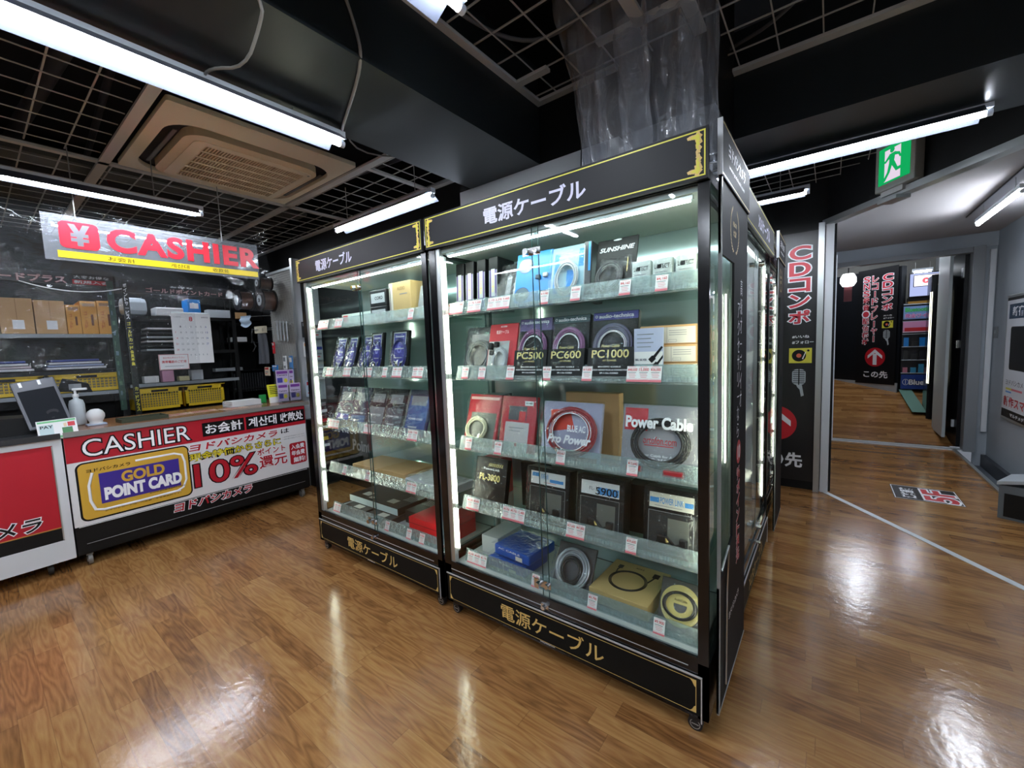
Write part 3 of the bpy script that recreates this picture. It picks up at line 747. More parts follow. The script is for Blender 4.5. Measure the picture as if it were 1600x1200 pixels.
def coil(o, cx, cz, rx, rz_, r, mt, n=4, y=-.012, seed=1, name='coiled_cable', plug=None):
    rnd = random.Random(seed); b = MB()
    for k in range(n):
        ex, ez, a0 = rx*(1-.08*k+rnd.uniform(-.03, .03)), rz_*(1-.08*k+rnd.uniform(-.03, .03)), rnd.uniform(0, 6)
        b.tube([(cx+ex*math.cos(a0+2*PI*i/28), y-r*(.5+(k % 2))+.002*math.sin(3*a0+i*.7), cz+ez*math.sin(a0+2*PI*i/28)) for i in range(28)], r, mt, 6, closed=True)
    if plug:
        for (px, pz) in plug:
            b.bbox(px-.012, px+.012, y-.014, y+.006, pz-.018, pz+.018, mt, .004)
    return b.build(name, o)
NAVY = mat('navy_pack', (26, 34, 66), .35); BLUEP = mat('blue_print', (40, 56, 150), .4); CYAN = mat('cyan_box', (28, 134, 214), .35)
SMOKE = mat('smoky_card', (34, 36, 40), .3); PURP = mat('purple_print', (92, 74, 128), .4); GREYP = mat('grey_print', (130, 134, 138), .5)
LGREY = mat('light_grey_card', (178, 184, 188), .45); GOLDT = mat('gold_text', (222, 204, 120), .35)
TEAL = mat('teal_print', (22, 60, 66), .4); BLUL = mat('light_blue_label', (66, 146, 216), .45)
REDC = mat('red_cable', (150, 26, 34), .35); CLEARB = glassy('clear_blister', (224, 236, 240), 1.0, .05, haze=.12, bump=.2, bscale=14, ior=1.5)
OFFW = mat('off_white_box', (214, 208, 196), .5)
YF = 1.60      # where the fronts of the goods stand

# ---- right cabinet, top shelf
Z4, Z3, Z2, Z1, Z0 = 1.64, 1.305, .93, .605, .298
for i, x in enumerate((-1.575, -1.505, -1.425, -1.345)):
    o = pack('cable_box', ('slim black cable box at the left end of the top shelf of the right cabinet', 'second slim black cable box from the left end of the right cabinet top shelf',
             'third slim black cable box from the left end of the right cabinet top shelf', 'slim black cable box beside the dark card pack on the right cabinet top shelf')[i], 'cable box',
             x, Z4, YF+.03, .058, .265, .14, BLKP, 0.05, group='slim black cable boxes')
    MB().rect(-.022, .022, .02, .20, -.001, PURP).rect(-.012, .012, .07, .205, -.0015, LGREY).text('SUNSHINE', -.007, .007, .09, .18, -.002, GOLDT, .02, vertical=True) \
        .rect(-.026, -.023, .01, .20, -.0015, LGREY).rect(.023, .026, .01, .20, -.0015, LGREY).build('front_label', o)
o = pack('cable_pack', 'dark card pack with clear window beside the slim black boxes', 'cable pack', -1.245, Z4, YF, .14, .235, .02, BLKP, .35)
MB().text('CABLE', -.05, .06, .19, .205, -.001, PRINTW, .02, shear=.2).rect(-.02, .01, .03, .17, -.001, GREYP).rect(.03, .055, .03, .17, -.001, LGREY).build('lettering', o); sleeve(o, .13, .22, .006, .004, 3)
o = pack('cable_box', 'bright blue cable box with two round windows on the top shelf', 'cable box', -1.10, Z4, YF, .20, .255, .035, CYAN, .22)
b = MB()
for cz, cx in ((.195, -.045), (.055, -.055)):
    b.disc(cx, cz, .042, .036, -.001, mat('box_window', (96, 116, 126), .2)); b.ring(cx, cz, .043, .037, .003, -.0012, mat('deep_blue_rim', (14, 70, 130), .4))
    b.text('coil', cx-.02, cx+.02, cz-.006, cz+.006, -.0018, PRINTW, .03)
b.build('round_window', o)
MB().bbox(.02, .045, -.012, 0, .12, .14, mat('plug_dark', (30, 50, 70), .4), .004).bbox(.06, .085, -.012, 0, .125, .145, LGREY, .004).build('printed_plug', o)
o = pack('cable_pack', 'clear blister cable pack with blue stripes right of the blue box', 'cable pack', -.915, Z4, YF, .17, .25, .006, mat('pale_blue_card', (150, 190, 205), .4), .22)
MB().rect(-.07, -.045, .04, .22, -.001, CYAN).rect(-.005, .03, .02, .14, -.001, CYAN).rect(.05, .075, .15, .23, -.001, CYAN).rect(-.05, .07, .20, .204, -.0015, PRINTW).build('blue_stripe', o)
coil(o, 0, .10, .055, .075, .004, LGREY, 4, -.01, 5); sleeve(o, .165, .24, .012, .004, 4)
o = pack('cable_box', 'dark cable box seen by its narrow side, between the blister pack and the black card', 'cable box', -.815, Z4, YF, .035, .245, .12, SMOKE, .12)
MB().rect(-.016, -.012, .01, .23, -.001, LGREY).rect(.004, .014, .12, .24, -.001, CYAN).build('edge_print', o)
o = pack('cable_pack', 'black card pack with a coiled cable lettered SUNSHINE', 'cable pack', -.70, Z4, YF, .175, .25, .006, BLKP, .28)
MB().text('SUNSHINE', -.075, .075, .195, .215, -.001, LGREY, .03, shear=.25).disc(0, .243, .018, .004, -.001, LGREY).rect(.05, .053, .10, .16, -.001, GOLDT).build('lettering', o)
coil(o, -.02, .085, .055, .062, .0045, mat('charcoal_cable', (44, 46, 50), .3), 4, -.006, 6); sleeve(o, .14, .165, .018, .002, 5, 0)
for i, x in enumerate((-.585, -.505, -.42)):
    o = pack('outlet_card', ('first small white lettered card beside the black SUNSHINE pack', 'middle small white lettered card on the top shelf', 'last small white lettered card at the right end of the top shelf')[i],
             'card pack', x, Z4, YF-.0, .072, .125, .03, mat('pale_green_white', (196, 206, 202), .4), .12, group='small white lettered cards')
    b = MB().text('LOTECT', -.028, .028, .085, .102, -.001, BLKP, .01).disc(-.010, .093, .008, .008, -.0015, BLKP)
    for k in range(5): b.rect(-.024, .02+.003*(k % 2), .070-.012*k, .0725-.012*k, -.001, GREYP)
    b.build('lettering', o); sleeve(o, .07, .12, .004, .002, 10+i, .004, 6, 8)
# ---- right cabinet, second shelf
o = pack('cable_pack', 'dark cable pack in a clear bag at the left end of the second shelf', 'cable pack', -1.475, Z3, YF+.03, .22, .27, .02, mat('dull_navy', (38, 44, 52), .4), .25)
MB().rect(-.07, .06, .19, .23, -.001, GREYP).rect(-.09, -.04, .02, .06, -.001, NAVY).build('label_print', o); coil(o, 0, .11, .08, .08, .005, mat('slate_cable', (60, 70, 76), .3), 4, -.01, 8); sleeve(o, .21, .26, .02, .008, 6)
o = pack('cable_pack', 'clear blister power cable pack with a red header and right edge', 'cable pack', -1.305, Z3, YF, .18, .275, .008, RED, .24)
MB().rect(-.085, .045, .0, .185, -.001, mat('blister_grey', (176, 180, 176), .4)).text('電源ケーブル', -.045, .035, .222, .242, -.001, mat('pale_pink', (236, 190, 186), .5), .02).text('AC CORD', -.02, .02, .256, .264, -.001, PRINTW, .02).build('front_print', o)
coil(o, .0, .085, .045, .062, .006, LGREY, 4, -.008, 9, plug=None)
MB().bbox(-.075, -.05, -.022, 0, .14, .175, BLKP, .006).bbox(-.06, -.03, -.026, 0, .11, .135, BLKP, .006).bbox(-.04, -.015, -.02, 0, .15, .18, BLKP, .006).build('plug', o); sleeve(o, .15, .19, .02, .003, 7, -.004)
for nm, x, hdr, ring_, s, lab in (('PC500', -1.105, PURP, mat('mauve_cable', (138, 84, 130), .35), 1, 'black cable pack lettered PC500 with a purple header'),
                                  ('PC600', -.915, TEAL, mat('mauve_cable', (138, 84, 130), .35), 2, 'black cable pack lettered PC600 with a dark teal header'),
                                  ('PC1000', -.71, mat('violet_blue', (66, 62, 148), .4), mat('grey_violet', (92, 90, 118), .35), 3, 'black cable pack lettered PC1000 with a violet blue header')):
    w = .185 if s < 3 else .20
    o = pack('cable_pack', lab, 'cable pack', x, Z3, YF, w, .285, .03, BLKP, .20)
    MB().rect(-w/2+.002, w/2-.002, .25 if s > 1 else .225, .282, -.001, hdr).text('audio-technica', -w*.36, w*.40, .258, .274, -.0016, PRINTW, .02).ring(-w*.42, .266, .006, .006, .002, -.0016, PRINTW, 12).build('header_print', o)
    MB().box(-w/2+.002, w/2-.002, -.030, -.004, .0, .128, BLKP).build('inner_card', o)
    MB().text(nm, -w*.40, w*.40, .085, .118, -.0312, GOLDT, .012).text('Power Cable', -w*.2, w*.2, .128, .140, -.0312, GOLDT, .005, shear=.4).text('AT POWER', -w*.15, w*.15, .070, .077, -.0312, GOLDT, .01) \
        .text('4N-OFC CABLE', -w*.25, w*.25, .045, .051, -.0312, PRINTW, .02).text('AUDIO GRADE PLUG & CONNECTOR', -w*.4, w*.4, .032, .038, -.0312, PRINTW, .02).text('2P-1.5m CORD', -w*.2, w*.2, .019, .025, -.0312, PRINTW, .02).build('lettering', o)
    coil(o, 0, .14, w*.40, .085, .0055, ring_, 3, -.010, 20+s); coil(o, 0, .14, w*.30, .06, .0015, PRINTW, 2, -.016, 30+s, 'binding_wire'); sleeve(o, w, .275, .034, .003, 12+s, .002)
for i, (z, hh, x, w) in enumerate(((Z3, .065, -.475, .18), (Z3+.066, .068, -.475, .18), (Z3+.135, .072, -.49, .21))):
    o = pack('cable_box', ('lowest flat brown box with a white label, at the right end of the second shelf', 'middle flat brown box with a white label, at the right end of the second shelf', 'topmost flat brown box with a white label, at the right end of the second shelf')[i],
             'cable box', x, z, YF+.02, w, hh, .24, CARD, 0, group='flat brown labelled boxes')
    b = MB().rect(-w/2+.012, w/2-.004, .004, hh-.008, -.001, OFFW).rect(-.002, -.0005, .004, hh-.008, -.0015, GREYP)
    for k in range(3): b.rect(.006, .07, hh-.022-.008*k, hh-.020-.008*k, -.0015, GREYP); b.rect(-.08, -.03-.01*k, hh-.024-.012*k, hh-.022-.012*k, -.0015, GREYP)
    b.frame(.004, .034, .008, .018, .001, -.0015, GREYP); b.build('white_label', o)
o = pack('leaflet', 'pale blue and white leaflet showing two cable plugs, before the flat brown boxes', 'leaflet', -.555, Z3, YF-.01, .115, .20, .002, mat('leaflet_blue', (184, 192, 218), .4), .06, r=.001)
b = MB().rect(-.055, .055, .0, .11, -.001, WHITE)
for k in range(4): b.rect(-.045, .02-.01*(k % 2), .175-.016*k, .178-.016*k, -.0015, GREYP)
for k in range(5): b.rect(-.05, .03, .06-.012*k, .062-.012*k, -.0015, GREYP)
b.text('BEL SILVER', -.05, -.005, .075, .083, -.0015, NAVY, .03)
b.add([(.0, -.002, .08), (.014, -.002, .066), (.03, -.002, .082), (.016, -.002, .096)], [(0, 1, 2, 3)], BLKP).add([(.018, -.002, .092), (.026, -.002, .084), (.056, -.002, .125), (.050, -.002, .13)], [(0, 1, 2, 3)], BLKP)
b.add([(.016, -.002, .058), (.028, -.002, .046), (.042, -.002, .06), (.03, -.002, .072)], [(0, 1, 2, 3)], BLKP).add([(.032, -.002, .066), (.038, -.002, .06), (.056, -.002, .085), (.056, -.002, .097)], [(0, 1, 2, 3)], BLKP).disc(.038, .040, .009, .009, -.002, GOLDT, 14)
b.build('print', o)
# ---- right cabinet, third shelf
o = pack('cable_pack', 'red carton in a crumpled clear bag with a pale cable, left on the third shelf', 'cable pack', -1.47, Z2, YF, .22, .29, .02, REDD, .32)
MB().rect(-.08, .095, .01, .19, -.001, mat('olive_grey', (92, 96, 84), .4)).rect(-.10, .10, .26, .275, -.0015, mat('pale_pink', (236, 190, 186), .5)).build('front_print', o)
coil(o, -.02, .10, .07, .06, .006, mat('cream_cable', (206, 206, 168), .4), 3, -.01, 40); sleeve(o, .21, .28, .016, .010, 20)
o = pack('cable_pack', 'red carton with a pale grey label in a clear bag, second on the third shelf', 'cable pack', -1.225, Z2, YF, .215, .285, .02, REDD, .24)
MB().rect(-.075, .07, .0, .155, -.001, mat('label_grey', (186, 182, 182), .5)).rect(-.06, .05, .165, .235, -.001, mat('dim_slate', (62, 62, 70), .4)).rect(.005, .045, .165, .21, -.0012, RED).rect(.035, .085, .24, .262, -.0015, WHITE) \
    .text('¥7,480', .04, .08, .245, .257, -.002, BLKP, .02).rect(-.05, .04, .125, .129, -.0015, GREYP).rect(-.05, .02, .11, .113, -.0015, GREYP).disc(0, .045, .008, .010, -.0015, RED, 12).build('front_print', o); sleeve(o, .205, .275, .012, .008, 21)
o = pack('carton', 'plain brown carton standing behind the red cable pack lettered Pro Power', 'carton', -.87, Z2, YF+.13, .27, .30, .05, CARD, .02)
o = pack('cable_pack', 'bagged coil of red cable over a lavender and red card lettered Pro Power', 'cable pack', -.925, Z2, YF, .30, .27, .02, mat('lavender_card', (172, 170, 196), .4), .22)
MB().add([(-.11, -.001, .23), (-.01, -.001, .24), (.02, -.001, .15), (-.10, -.001, .13)], [(0, 1, 2, 3)], mat('orange_red', (216, 60, 36), .4))\
    .rect(-.14, .14, .0, .028, -.0016, BLKP).build('front_print', o)
MB().text('Pro Power', -.10, .12, .080, .120, -.031, PRINTW, .04, shear=.3).text('BLUE AC', .0, .09, .135, .165, -.031, PRINTW, .03).build('white_lettering', o); coil(o, .01, .135, .125, .11, .0055, REDC, 4, -.012, 41); coil(o, .01, .135, .10, .09, .0025, PRINTW, 2, -.02, 42, 'binding_wire'); sleeve(o, .30, .26, .034, .010, 22)
o = pack('cable_pack', 'bagged coil of dark cable over a red and grey card lettered Power Cable', 'cable pack', -.53, Z2, YF, .30, .275, .02, mat('silver_card', (150, 150, 158), .35), .20)
MB().rect(-.14, -.045, .17, .26, -.001, RED).text('ortofon.com', -.06, .07, .12, .15, -.0016, RED, .0).rect(-.055, .06, .113, .116, -.0016, RED) \
    .text('Power Cable for Audio', -.08, .09, .07, .08, -.0016, PRINTW, .02).text('PSC-3500', -.05, .05, .05, .065, -.0016, PRINTW, .02).build('front_print', o)
MB().text('Power Cable', -.125, .135, .180, .228, -.031, PRINTW, .04).build('white_lettering', o); coil(o, .01, .125, .115, .095, .005, CABLEK, 4, -.012, 43); MB().bbox(-.115, -.05, -.03, -.005, .005, .032, REDC, .008).bbox(.03, .11, -.03, -.005, .002, .03, REDC, .008).build('red_plug', o); sleeve(o, .29, .265, .034, .010, 23)
# ---- right cabinet, fourth shelf
o = pack('cable_pack', 'black card in a crumpled bag with pale yellow lettering PL-3800', 'cable pack', -1.42, Z1, YF, .215, .27, .035, BLKP, .22)
MB().text('PL-3800', -.075, .065, .15, .185, -.001, GOLDT, .03).text('PowerLink', -.05, .06, .205, .218, -.001, PRINTW, .01).text('////////', -.02, .08, .225, .242, -.001, GOLDT, .02).rect(-.08, -.03, .02, .03, -.001, LGREY).build('lettering', o); sleeve(o, .21, .265, .014, .009, 24)
for lab, x, w, ttl, s in (('black boxed cable with a white and blue label, second on the fourth shelf', -1.06, .24, 'PL-4800', 0),
                          ('black boxed cable with a white label numbered 5900', -.79, .225, '5900', 1),
                          ('black boxed cable with a cream POWER LINK label, right end of the fourth shelf', -.485, .215, 'POWER LINK', 2)):
    o = pack('cable_box', lab, 'cable box', x, Z1, YF+.01, w, .265, .075, BLKP, .14)
    wl = mat('cream_label', (220, 216, 200), .5) if s == 2 else WHITE
    b = MB().rect(-w*.40, w*.40, .185, .245, -.001, wl)
    if s == 1: b.rect(-.01, w*.39, .19, .222, -.0014, BLUL).text('5900', -.02, w*.37, .188, .222, -.002, BLKP, .01).text('PL-', -.05, -.025, .205, .22, -.002, GREYP, .01)
    if s == 0: b.rect(-w*.37, -w*.20, .22, .238, -.0014, BLUL).rect(w*.05, w*.36, .200, .215, -.0014, BLUL).text('POWER LINK', -w*.16, w*.02, .212, .236, -.002, BLUL, .01).rect(-.02, w*.2, .195, .197, -.002, RED)
    if s == 2: b.rect(-w*.39, -w*.22, .205, .225, -.0014, BLUL).text('POWER LINK', -w*.20, w*.22, .203, .228, -.002, BLUL, .01).rect(w*.24, w*.39, .203, .222, -.0014, BLUL).rect(-w*.3, w*.2, .193, .195, -.002, GREYP)
    b.build('white_label', o)
    MB().rect(-w*.40, w*.40, .015, .17, -.001, mat('window_dark', (50, 52, 54), .2)).rect(-w*.05, w*.33, .03, .15, -.0015, mat('window_grey', (104, 106, 100), .35)).frame(-w*.41, w*.41, .012, .173, .002, -.0018, GREYP).build('box_window', o)
    MB().tube([(-w*.3, -.012, .03), (-w*.1, -.014, .09), (w*.1, -.014, .05), (w*.3, -.012, .07)], .006, CABLEK).bbox(-w*.22, -w*.05, -.022, -.004, .055, .085, CABLEK, .006).bbox(w*.18, w*.32, -.024, -.004, .05, .085, CABLEK, .006).cyl((-w*.06, -.014, .075), (-w*.02, -.014, .06), .006, GOLD, 10).build('cable', o)
    sleeve(o, w, .26, .022, .002, 26+s, .001)
# ---- right cabinet, floor shelf
for i, (z, x, y, rz) in enumerate(((Z0, -1.31, 1.59, -.05), (Z0+.066, -1.28, 1.61, -.08))):
    o = MB().bbox(-.12, .12, 0, .22, 0, .055, mat('royal_blue', (26, 82, 172), .35), .012).build('cable_pack', None, loc=(x, y, z+.001), rot=(0, 0, rz))
    tag(o, ('lower of two blue cable packs stacked on the cabinet bottom', 'upper of two blue cable packs stacked on the cabinet bottom')[i], 'cable pack')
    MB().rect(.03, .075, .008, .030, -.001, OFFW).text('AC CABLE', -.09, .06, .036, .046, -.001, PRINTW, .01).build('price_label', o)
    MB().grid(lambda u, v: (-.13+.26*u, -.012+.23*v, .060+.006*abs(math.sin(9*u+5*v))), 14, 14, SLEEVE).build('plastic_sleeve', o)
o = pack('cable_pack', 'bagged coil of grey cable crumpled between the blue packs and the gold box', 'cable pack', -.945, Z0, YF+.01, .20, .22, .015, mat('dusk_card', (58, 58, 62), .4), .50)
coil(o, 0, .11, .085, .09, .006, mat('silver_cable', (170, 174, 180), .25, metal=.5), 5, -.012, 50); coil(o, 0, .10, .055, .06, .005, CABLEK, 4, -.02, 51); sleeve(o, .20, .21, .03, .014, 30)
o = MB().bbox(-.135, .135, -.15, .15, 0, .066, KRAFT, .003).build('cable_box', None, loc=(-.705, 1.762, Z0+.001), rot=(0, 0, -.02))
tag(o, 'golden brown box with a black coiled cable printed on its lid', 'cable box')
b = MB()
def lidring(b, cx, cy, rx, ry, r):
    b.tube([(cx+rx*math.cos(2*PI*i/36), cy+ry*math.sin(2*PI*i/36), .0672) for i in range(36)], r, CABLEK, 5, True)
for k in range(3): lidring(b, -.01, -.01, .085-.005*k, .085-.005*k, .0018)
b.tube([(-.085, .03, .0672), (-.09, .06, .0672), (-.085, .08, .0672)], .003, CABLEK).box(-.097, -.075, .078, .105, .066, .0685, CABLEK)
b.tube([(.07, .02, .0672), (.078, .05, .0672), (.085, .08, .0672)], .003, CABLEK).box(.072, .10, .075, .11, .066, .0685, CABLEK)
b.build('printed_cable', o)
tx = MB().text('ACX-2', -.02, .02, 0, .012, 0, BLKP, .02); tx.v = [(p[0], p[2]+.11, .0665) for p in tx.v]; tx.build('lettering', o)
o = pack('cable_pack', 'bagged pale gold disc shaped cable pack in the lower right corner of the cabinet', 'cable pack', -.46, Z0, YF+.02, .17, .19, .012, mat('dark_slate_card', (60, 60, 58), .4), .55)
MB().disc(0, .095, .078, .078, -.004, mat('pale_gold_card', (200, 184, 110), .4), 40).disc(0, .095, .026, .026, -.005, mat('dark_slate_card', (60, 60, 58), .4)).rect(-.03, .03, .10, .135, -.006, mat('pale_gold_card', (200, 184, 110), .4)).text('AudioCable', -.025, .025, .110, .12, -.007, BLKP, .01).build('gold_disc', o)
coil(o, 0, .095, .062, .05, .005, CABLEK, 2, -.012, 52); sleeve(o, .165, .185, .02, .008, 31)
for i, (x, z, col, w, h) in enumerate(((-1.50, Z0, 'red', .10, .05), (-1.56, Z0, 'grey', .05, .03))):
    pass
o = pack('carton', 'long white carton lying deep on the bottom of the right cabinet, behind the blue packs', 'carton', -1.50, Z0, YF+.10, .12, .10, .22, LGREY, 0)
o = pack('carton', 'red carton standing at the left end of the fourth shelf, behind the PL-3800 pack', 'carton', -1.54, Z1, YF+.17, .12, .22, .14, REDD, 0)
o = pack('carton', 'dark carton with pale print standing behind the third shelf packs at the left', 'carton', -1.52, Z2, YF+.18, .13, .26, .12, SMOKE, 0)
MB().rect(-.05, .05, .12, .22, -.001, LGREY).build('front_print', o)
for i, (x, z, w, h) in enumerate(((-1.24, Z1, .12, .24), (-.66, Z1, .10, .22))):
    o = pack('carton', ('black carton between the PL-3800 pack and the white labelled box', 'black carton in the gap right of the 5900 box')[i], 'carton', x, z, YF+.15, w, h, .12, BLKM, 0)

# ---- left cabinet
o = pack('carton', 'long white carton at the left of the left cabinet top shelf', 'carton', -2.66, Z4, YF+.12, .42, .10, .16, mat('pale_teal_white', (190, 206, 202), .5), 0)
MB().rect(-.19, -.13, .04, .09, -.001, RED).rect(-.11, .1, .05, .054, -.001, GREYP).build('front_print', o)
for i, (z, hh) in enumerate(((Z4, .10), (Z4+.101, .10))):
    o = pack('cable_box', ('lower small grey box with a white window label, top shelf of the left cabinet', 'upper small grey box with a white window label, top shelf of the left cabinet')[i], 'cable box', -2.25, z, YF, .17, hh, .14, SMOKE, 0)
    MB().rect(-.07, .07, .02, .08, -.001, LGREY).text('CORD', -.03, .05, .04, .06, -.0015, BLKP, .02).build('front_print', o)
o = pack('cable_box', 'upright kraft brown box beside the two small grey boxes in the left cabinet', 'cable box', -2.035, Z4, YF, .20, .225, .14, KRAFT, .0)
MB().rect(-.098, -.065, .0, .22, -.001, OFFW).rect(-.092, -.086, .03, .20, -.0015, BLKP).rect(-.0, .07, .15, .155, -.0015, GREYP).text('AUDIO', -.02, .05, .175, .195, -.0015, mat('dim_gold', (150, 120, 70), .5), .02).build('front_print', o)
o = pack('cable_pack', 'silvery cable pack at the right end of the left cabinet top shelf', 'cable pack', -1.86, Z4, YF+.02, .13, .20, .03, LGREY, .25); sleeve(o, .13, .20, .012, .006, 33)
for i, (x, w) in enumerate(((-2.80, .135), (-2.655, .12), (-2.475, .14), (-2.33, .13), (-2.10, .17))):
    o = pack('cable_pack', ('leftmost black pack with a violet pointed label, second shelf of the left cabinet', 'second black pack with a violet pointed label, tucked behind a folded bag corner', 'third black pack with a violet pointed label in the left cabinet',
              'fourth black pack with a violet pointed label and blue cable in the left cabinet', 'widest black pack with a violet pointed label, right on the left cabinet second shelf')[i], 'cable pack', x, Z3, YF, w, .28, .02, BLKP, .30 if i < 3 else .15,
             group='black packs with violet pointed labels')
    s = w*.36
    vio = mat('violet_label', (56, 54, 150), .4)
    MB().poly([(-s, .27), (-s*.9, .09), (-s*.2, .08), (0, .03), (s*.2, .08), (s*.9, .09), (s, .27)], -.001, LGREY).poly([(-s*.9, .262), (-s*.82, .097), (-s*.15, .088), (0, .045), (s*.15, .088), (s*.82, .097), (s*.9, .262)], -.0016, vio) \
        .text('Zonotone', -s*.7, s*.7, .238, .25, -.0022, PRINTW, .02).text('6', -s*.35, s*.35, .14, .215, -.0022, mat('pale_violet', (120, 120, 214), .4), .0).rect(-s*.7, s*.7, .165, .172, -.0024, LGREY).rect(-s*.5, s*.5, .11, .115, -.0022, LGREY).build('pointed_label', o)
    coil(o, 0, .13, w*.40, .10, .005, mat('navy_cable', (36, 40, 110), .3), 3, .0, 60+i); sleeve(o, w, .275, .012, .006, 40+i, .004, 10, 14)
for i, (x, w) in enumerate(((-2.80, .17), (-2.61, .18), (-2.41, .18), (-2.22, .18), (-2.00, .20))):
    nv_ = (NAVY, NAVY, SMOKE, SMOKE, NAVY)[i]
    o = pack('cable_pack', ('leftmost navy cable pack in a glinting bag on the left cabinet third shelf', 'second navy cable pack in a glinting bag on the left cabinet third shelf', 'middle charcoal cable pack in a bag on the left cabinet third shelf',
             'fourth cable pack, charcoal with a grey band, on the left cabinet third shelf', 'rightmost and bluest cable pack on the left cabinet third shelf')[i], 'cable pack', x, Z2, YF, w, .30, .02, nv_, .34)
    MB().rect(-w*.45, w*.45, .0, (.10, .10, .17, .17, .26)[i], -.001, (BLUEP, mat('steel_blue', (52, 84, 140), .4), GREYP, mat('mid_grey_print', (84, 90, 98), .4), mat('steel_blue', (52, 84, 140), .4))[i]).rect(-w*.35, w*.35, .20, .26, -.0014, GREYP).rect(-w*.3, w*.1, .06, .07, -.0018, LGREY) \
        .text('POWER CORD', -w*.35, w*.3, .11, .122, -.0018, PRINTW, .01).build('front_print', o); sleeve(o, w, .29, .014, .010, 50+i, .006, 12, 16)
o = MB().bbox(-.28, .28, 0, .26, 0, .06, CARD, .004).build('carton', None, loc=(-2.44, 1.64, Z1+.001), rot=(0, 0, .04)); tag(o, 'flat brown carton lying on the left cabinet fourth shelf', 'carton')
o = MB().bbox(-.20, .20, 0, .22, 0, .05, mat('lilac_white', (198, 194, 204), .4), .006).build('carton', None, loc=(-2.03, 1.62, Z1+.062), rot=(0, 0, -.05)); tag(o, 'flat lilac white carton in film, at the right of the left cabinet fourth shelf', 'carton')
MB().grid(lambda u, v: (-.20+.40*u, -.01+.23*v, .055+.008*abs(math.sin(11*u+7*v))), 14, 12, SLEEVE).build('plastic_sleeve', o)
o.location.z = Z1+.001; o.location.x = -1.93
BC = mat('black_carton', (30, 28, 28), .35)
for i, (x, y, z, w, dd, h) in enumerate(((-2.72, 1.60, Z0, .26, .34, .04), (-2.43, 1.60, Z0, .26, .34, .04), (-2.60, 1.69, Z0+.042, .58, .26, .05), (-2.17, 1.72, Z0, .20, .25, .085))):
    o = MB().bbox(-w/2, w/2, 0, dd, 0, h, BC, .003).build('cable_box', None, loc=(x, y, z+.001))
    tag(o, ('lower left flat dark box with a white label, on the bottom of the left cabinet', 'lower right flat dark box with a white label, before the red box', 'long flat black box with a white front, lying on the two lower boxes', 'flat black box with chevron print behind the red box')[i], 'cable box')
    if i == 2: MB().rect(-w/2+.001, w/2-.001, .002, h-.002, -.001, mat('ice_white', (206, 222, 220), .4)).build('white_front', o)
    b = MB()
    if i < 2: b.box(-.03, .05, .03, .08, h+.0003, h+.001, OFFW)
    elif i == 2: b.box(-.20, -.12, .05, .11, h+.0003, h+.001, OFFW).box(-.09, -.04, .03, .06, h+.0003, h+.001, OFFW).box(.10, .18, .05, .11, h+.0003, h+.001, OFFW)
    if i > 1:
        for k in range(5):
            x0 = (.18 if i == 2 else -.08)+.020*k
            b.add([(x0, .13, h+.0008), (x0+.009, .13, h+.0008), (x0+.018, .17, h+.0008), (x0+.009, .21, h+.0008), (x0, .21, h+.0008), (x0+.009, .17, h+.0008)], [(0, 1, 2, 5), (5, 2, 3, 4)], LGREY)
    b.build('lid_print', o)
o = MB().bbox(-.155, .155, 0, .28, 0, .125, mat('bright_red_box', (214, 20, 38), .3), .004).build('cable_box', None, loc=(-1.925, 1.60, Z0+.001)); tag(o, 'glossy bright red box in the lower right corner of the left cabinet', 'cable box')
MB().box(.05, .12, .08, .14, .1255, .127, OFFW).build('price_label', o); MB().box(-.156, .156, -.001, .281, .088, .091, mat('red_seam', (120, 12, 22), .4)).build('lid_seam', o)

# ================================================================== CASHIER COUNTER
CA = PI/2+.036          # the counter front runs along the room, facing +X
def cl(s, d=0):         # s along the counter front (world y), d into the counter
    return Vector((-4.22-.036*(s-.4), s, 0))
t = thing('cashier_counter', 'long wheeled cashier counter with a red and white printed banner', 'counter', tuple(cl(.37)), CA)
LNC = 1.70
MB().box(0, LNC, .02, .58, .10, .94, mat('counter_body', (40, 40, 42), .4)).box(0, LNC, .0, .6, .10, .30, BLKM).box(0, LNC, .02, .5, .085, .10, BLKM).build('body', t)
w_ = mat('counter_wood', (150, 100, 66), .22, noise=.15, nscale=5)
MB().box(.0, LNC+.04, -.02, .66, .952, .985, w_).box(.0, LNC+.045, -.026, -.018, .950, .986, mat('counter_edge', (128, 126, 122), .35)).build('worktop', t)
MB().tube([(.02, -.004, .295), (.5, -.004, .293), (LNC-.02, -.004, .288)], .003, SILV, 6).tube([(.05, -.003, .165), (LNC-.05, -.003, .165)], .0018, mat('scuff_grey', (150, 150, 150), .4), 6).build('edge_strip', t)
p = MB().box(0, LNC, -.006, 0, .300, .945, mat('banner_white', (226, 226, 228), .35)); bn = p.build('banner', t)
p = MB().rect(0, LNC, .762, .944, -.0066, REDD)
p.build('red_band', bn)
MB().otext('CASHIER', .085, .72, .79, .915, -.008, PRINTW, BLKP, .0, .05).build('cashier_lettering', bn)
p = MB()
for (a, c, s) in ((.83, 1.12, 'お会計'), (1.17, 1.42, '계산대'), (1.455, 1.68, '收款处')):
    p.rect(a-.02, c+.015, .795, .912, -.0072, BLKP).text(s, a, c, .81, .90, -.0082, PRINTW, .02)
p.build('language_labels', bn)
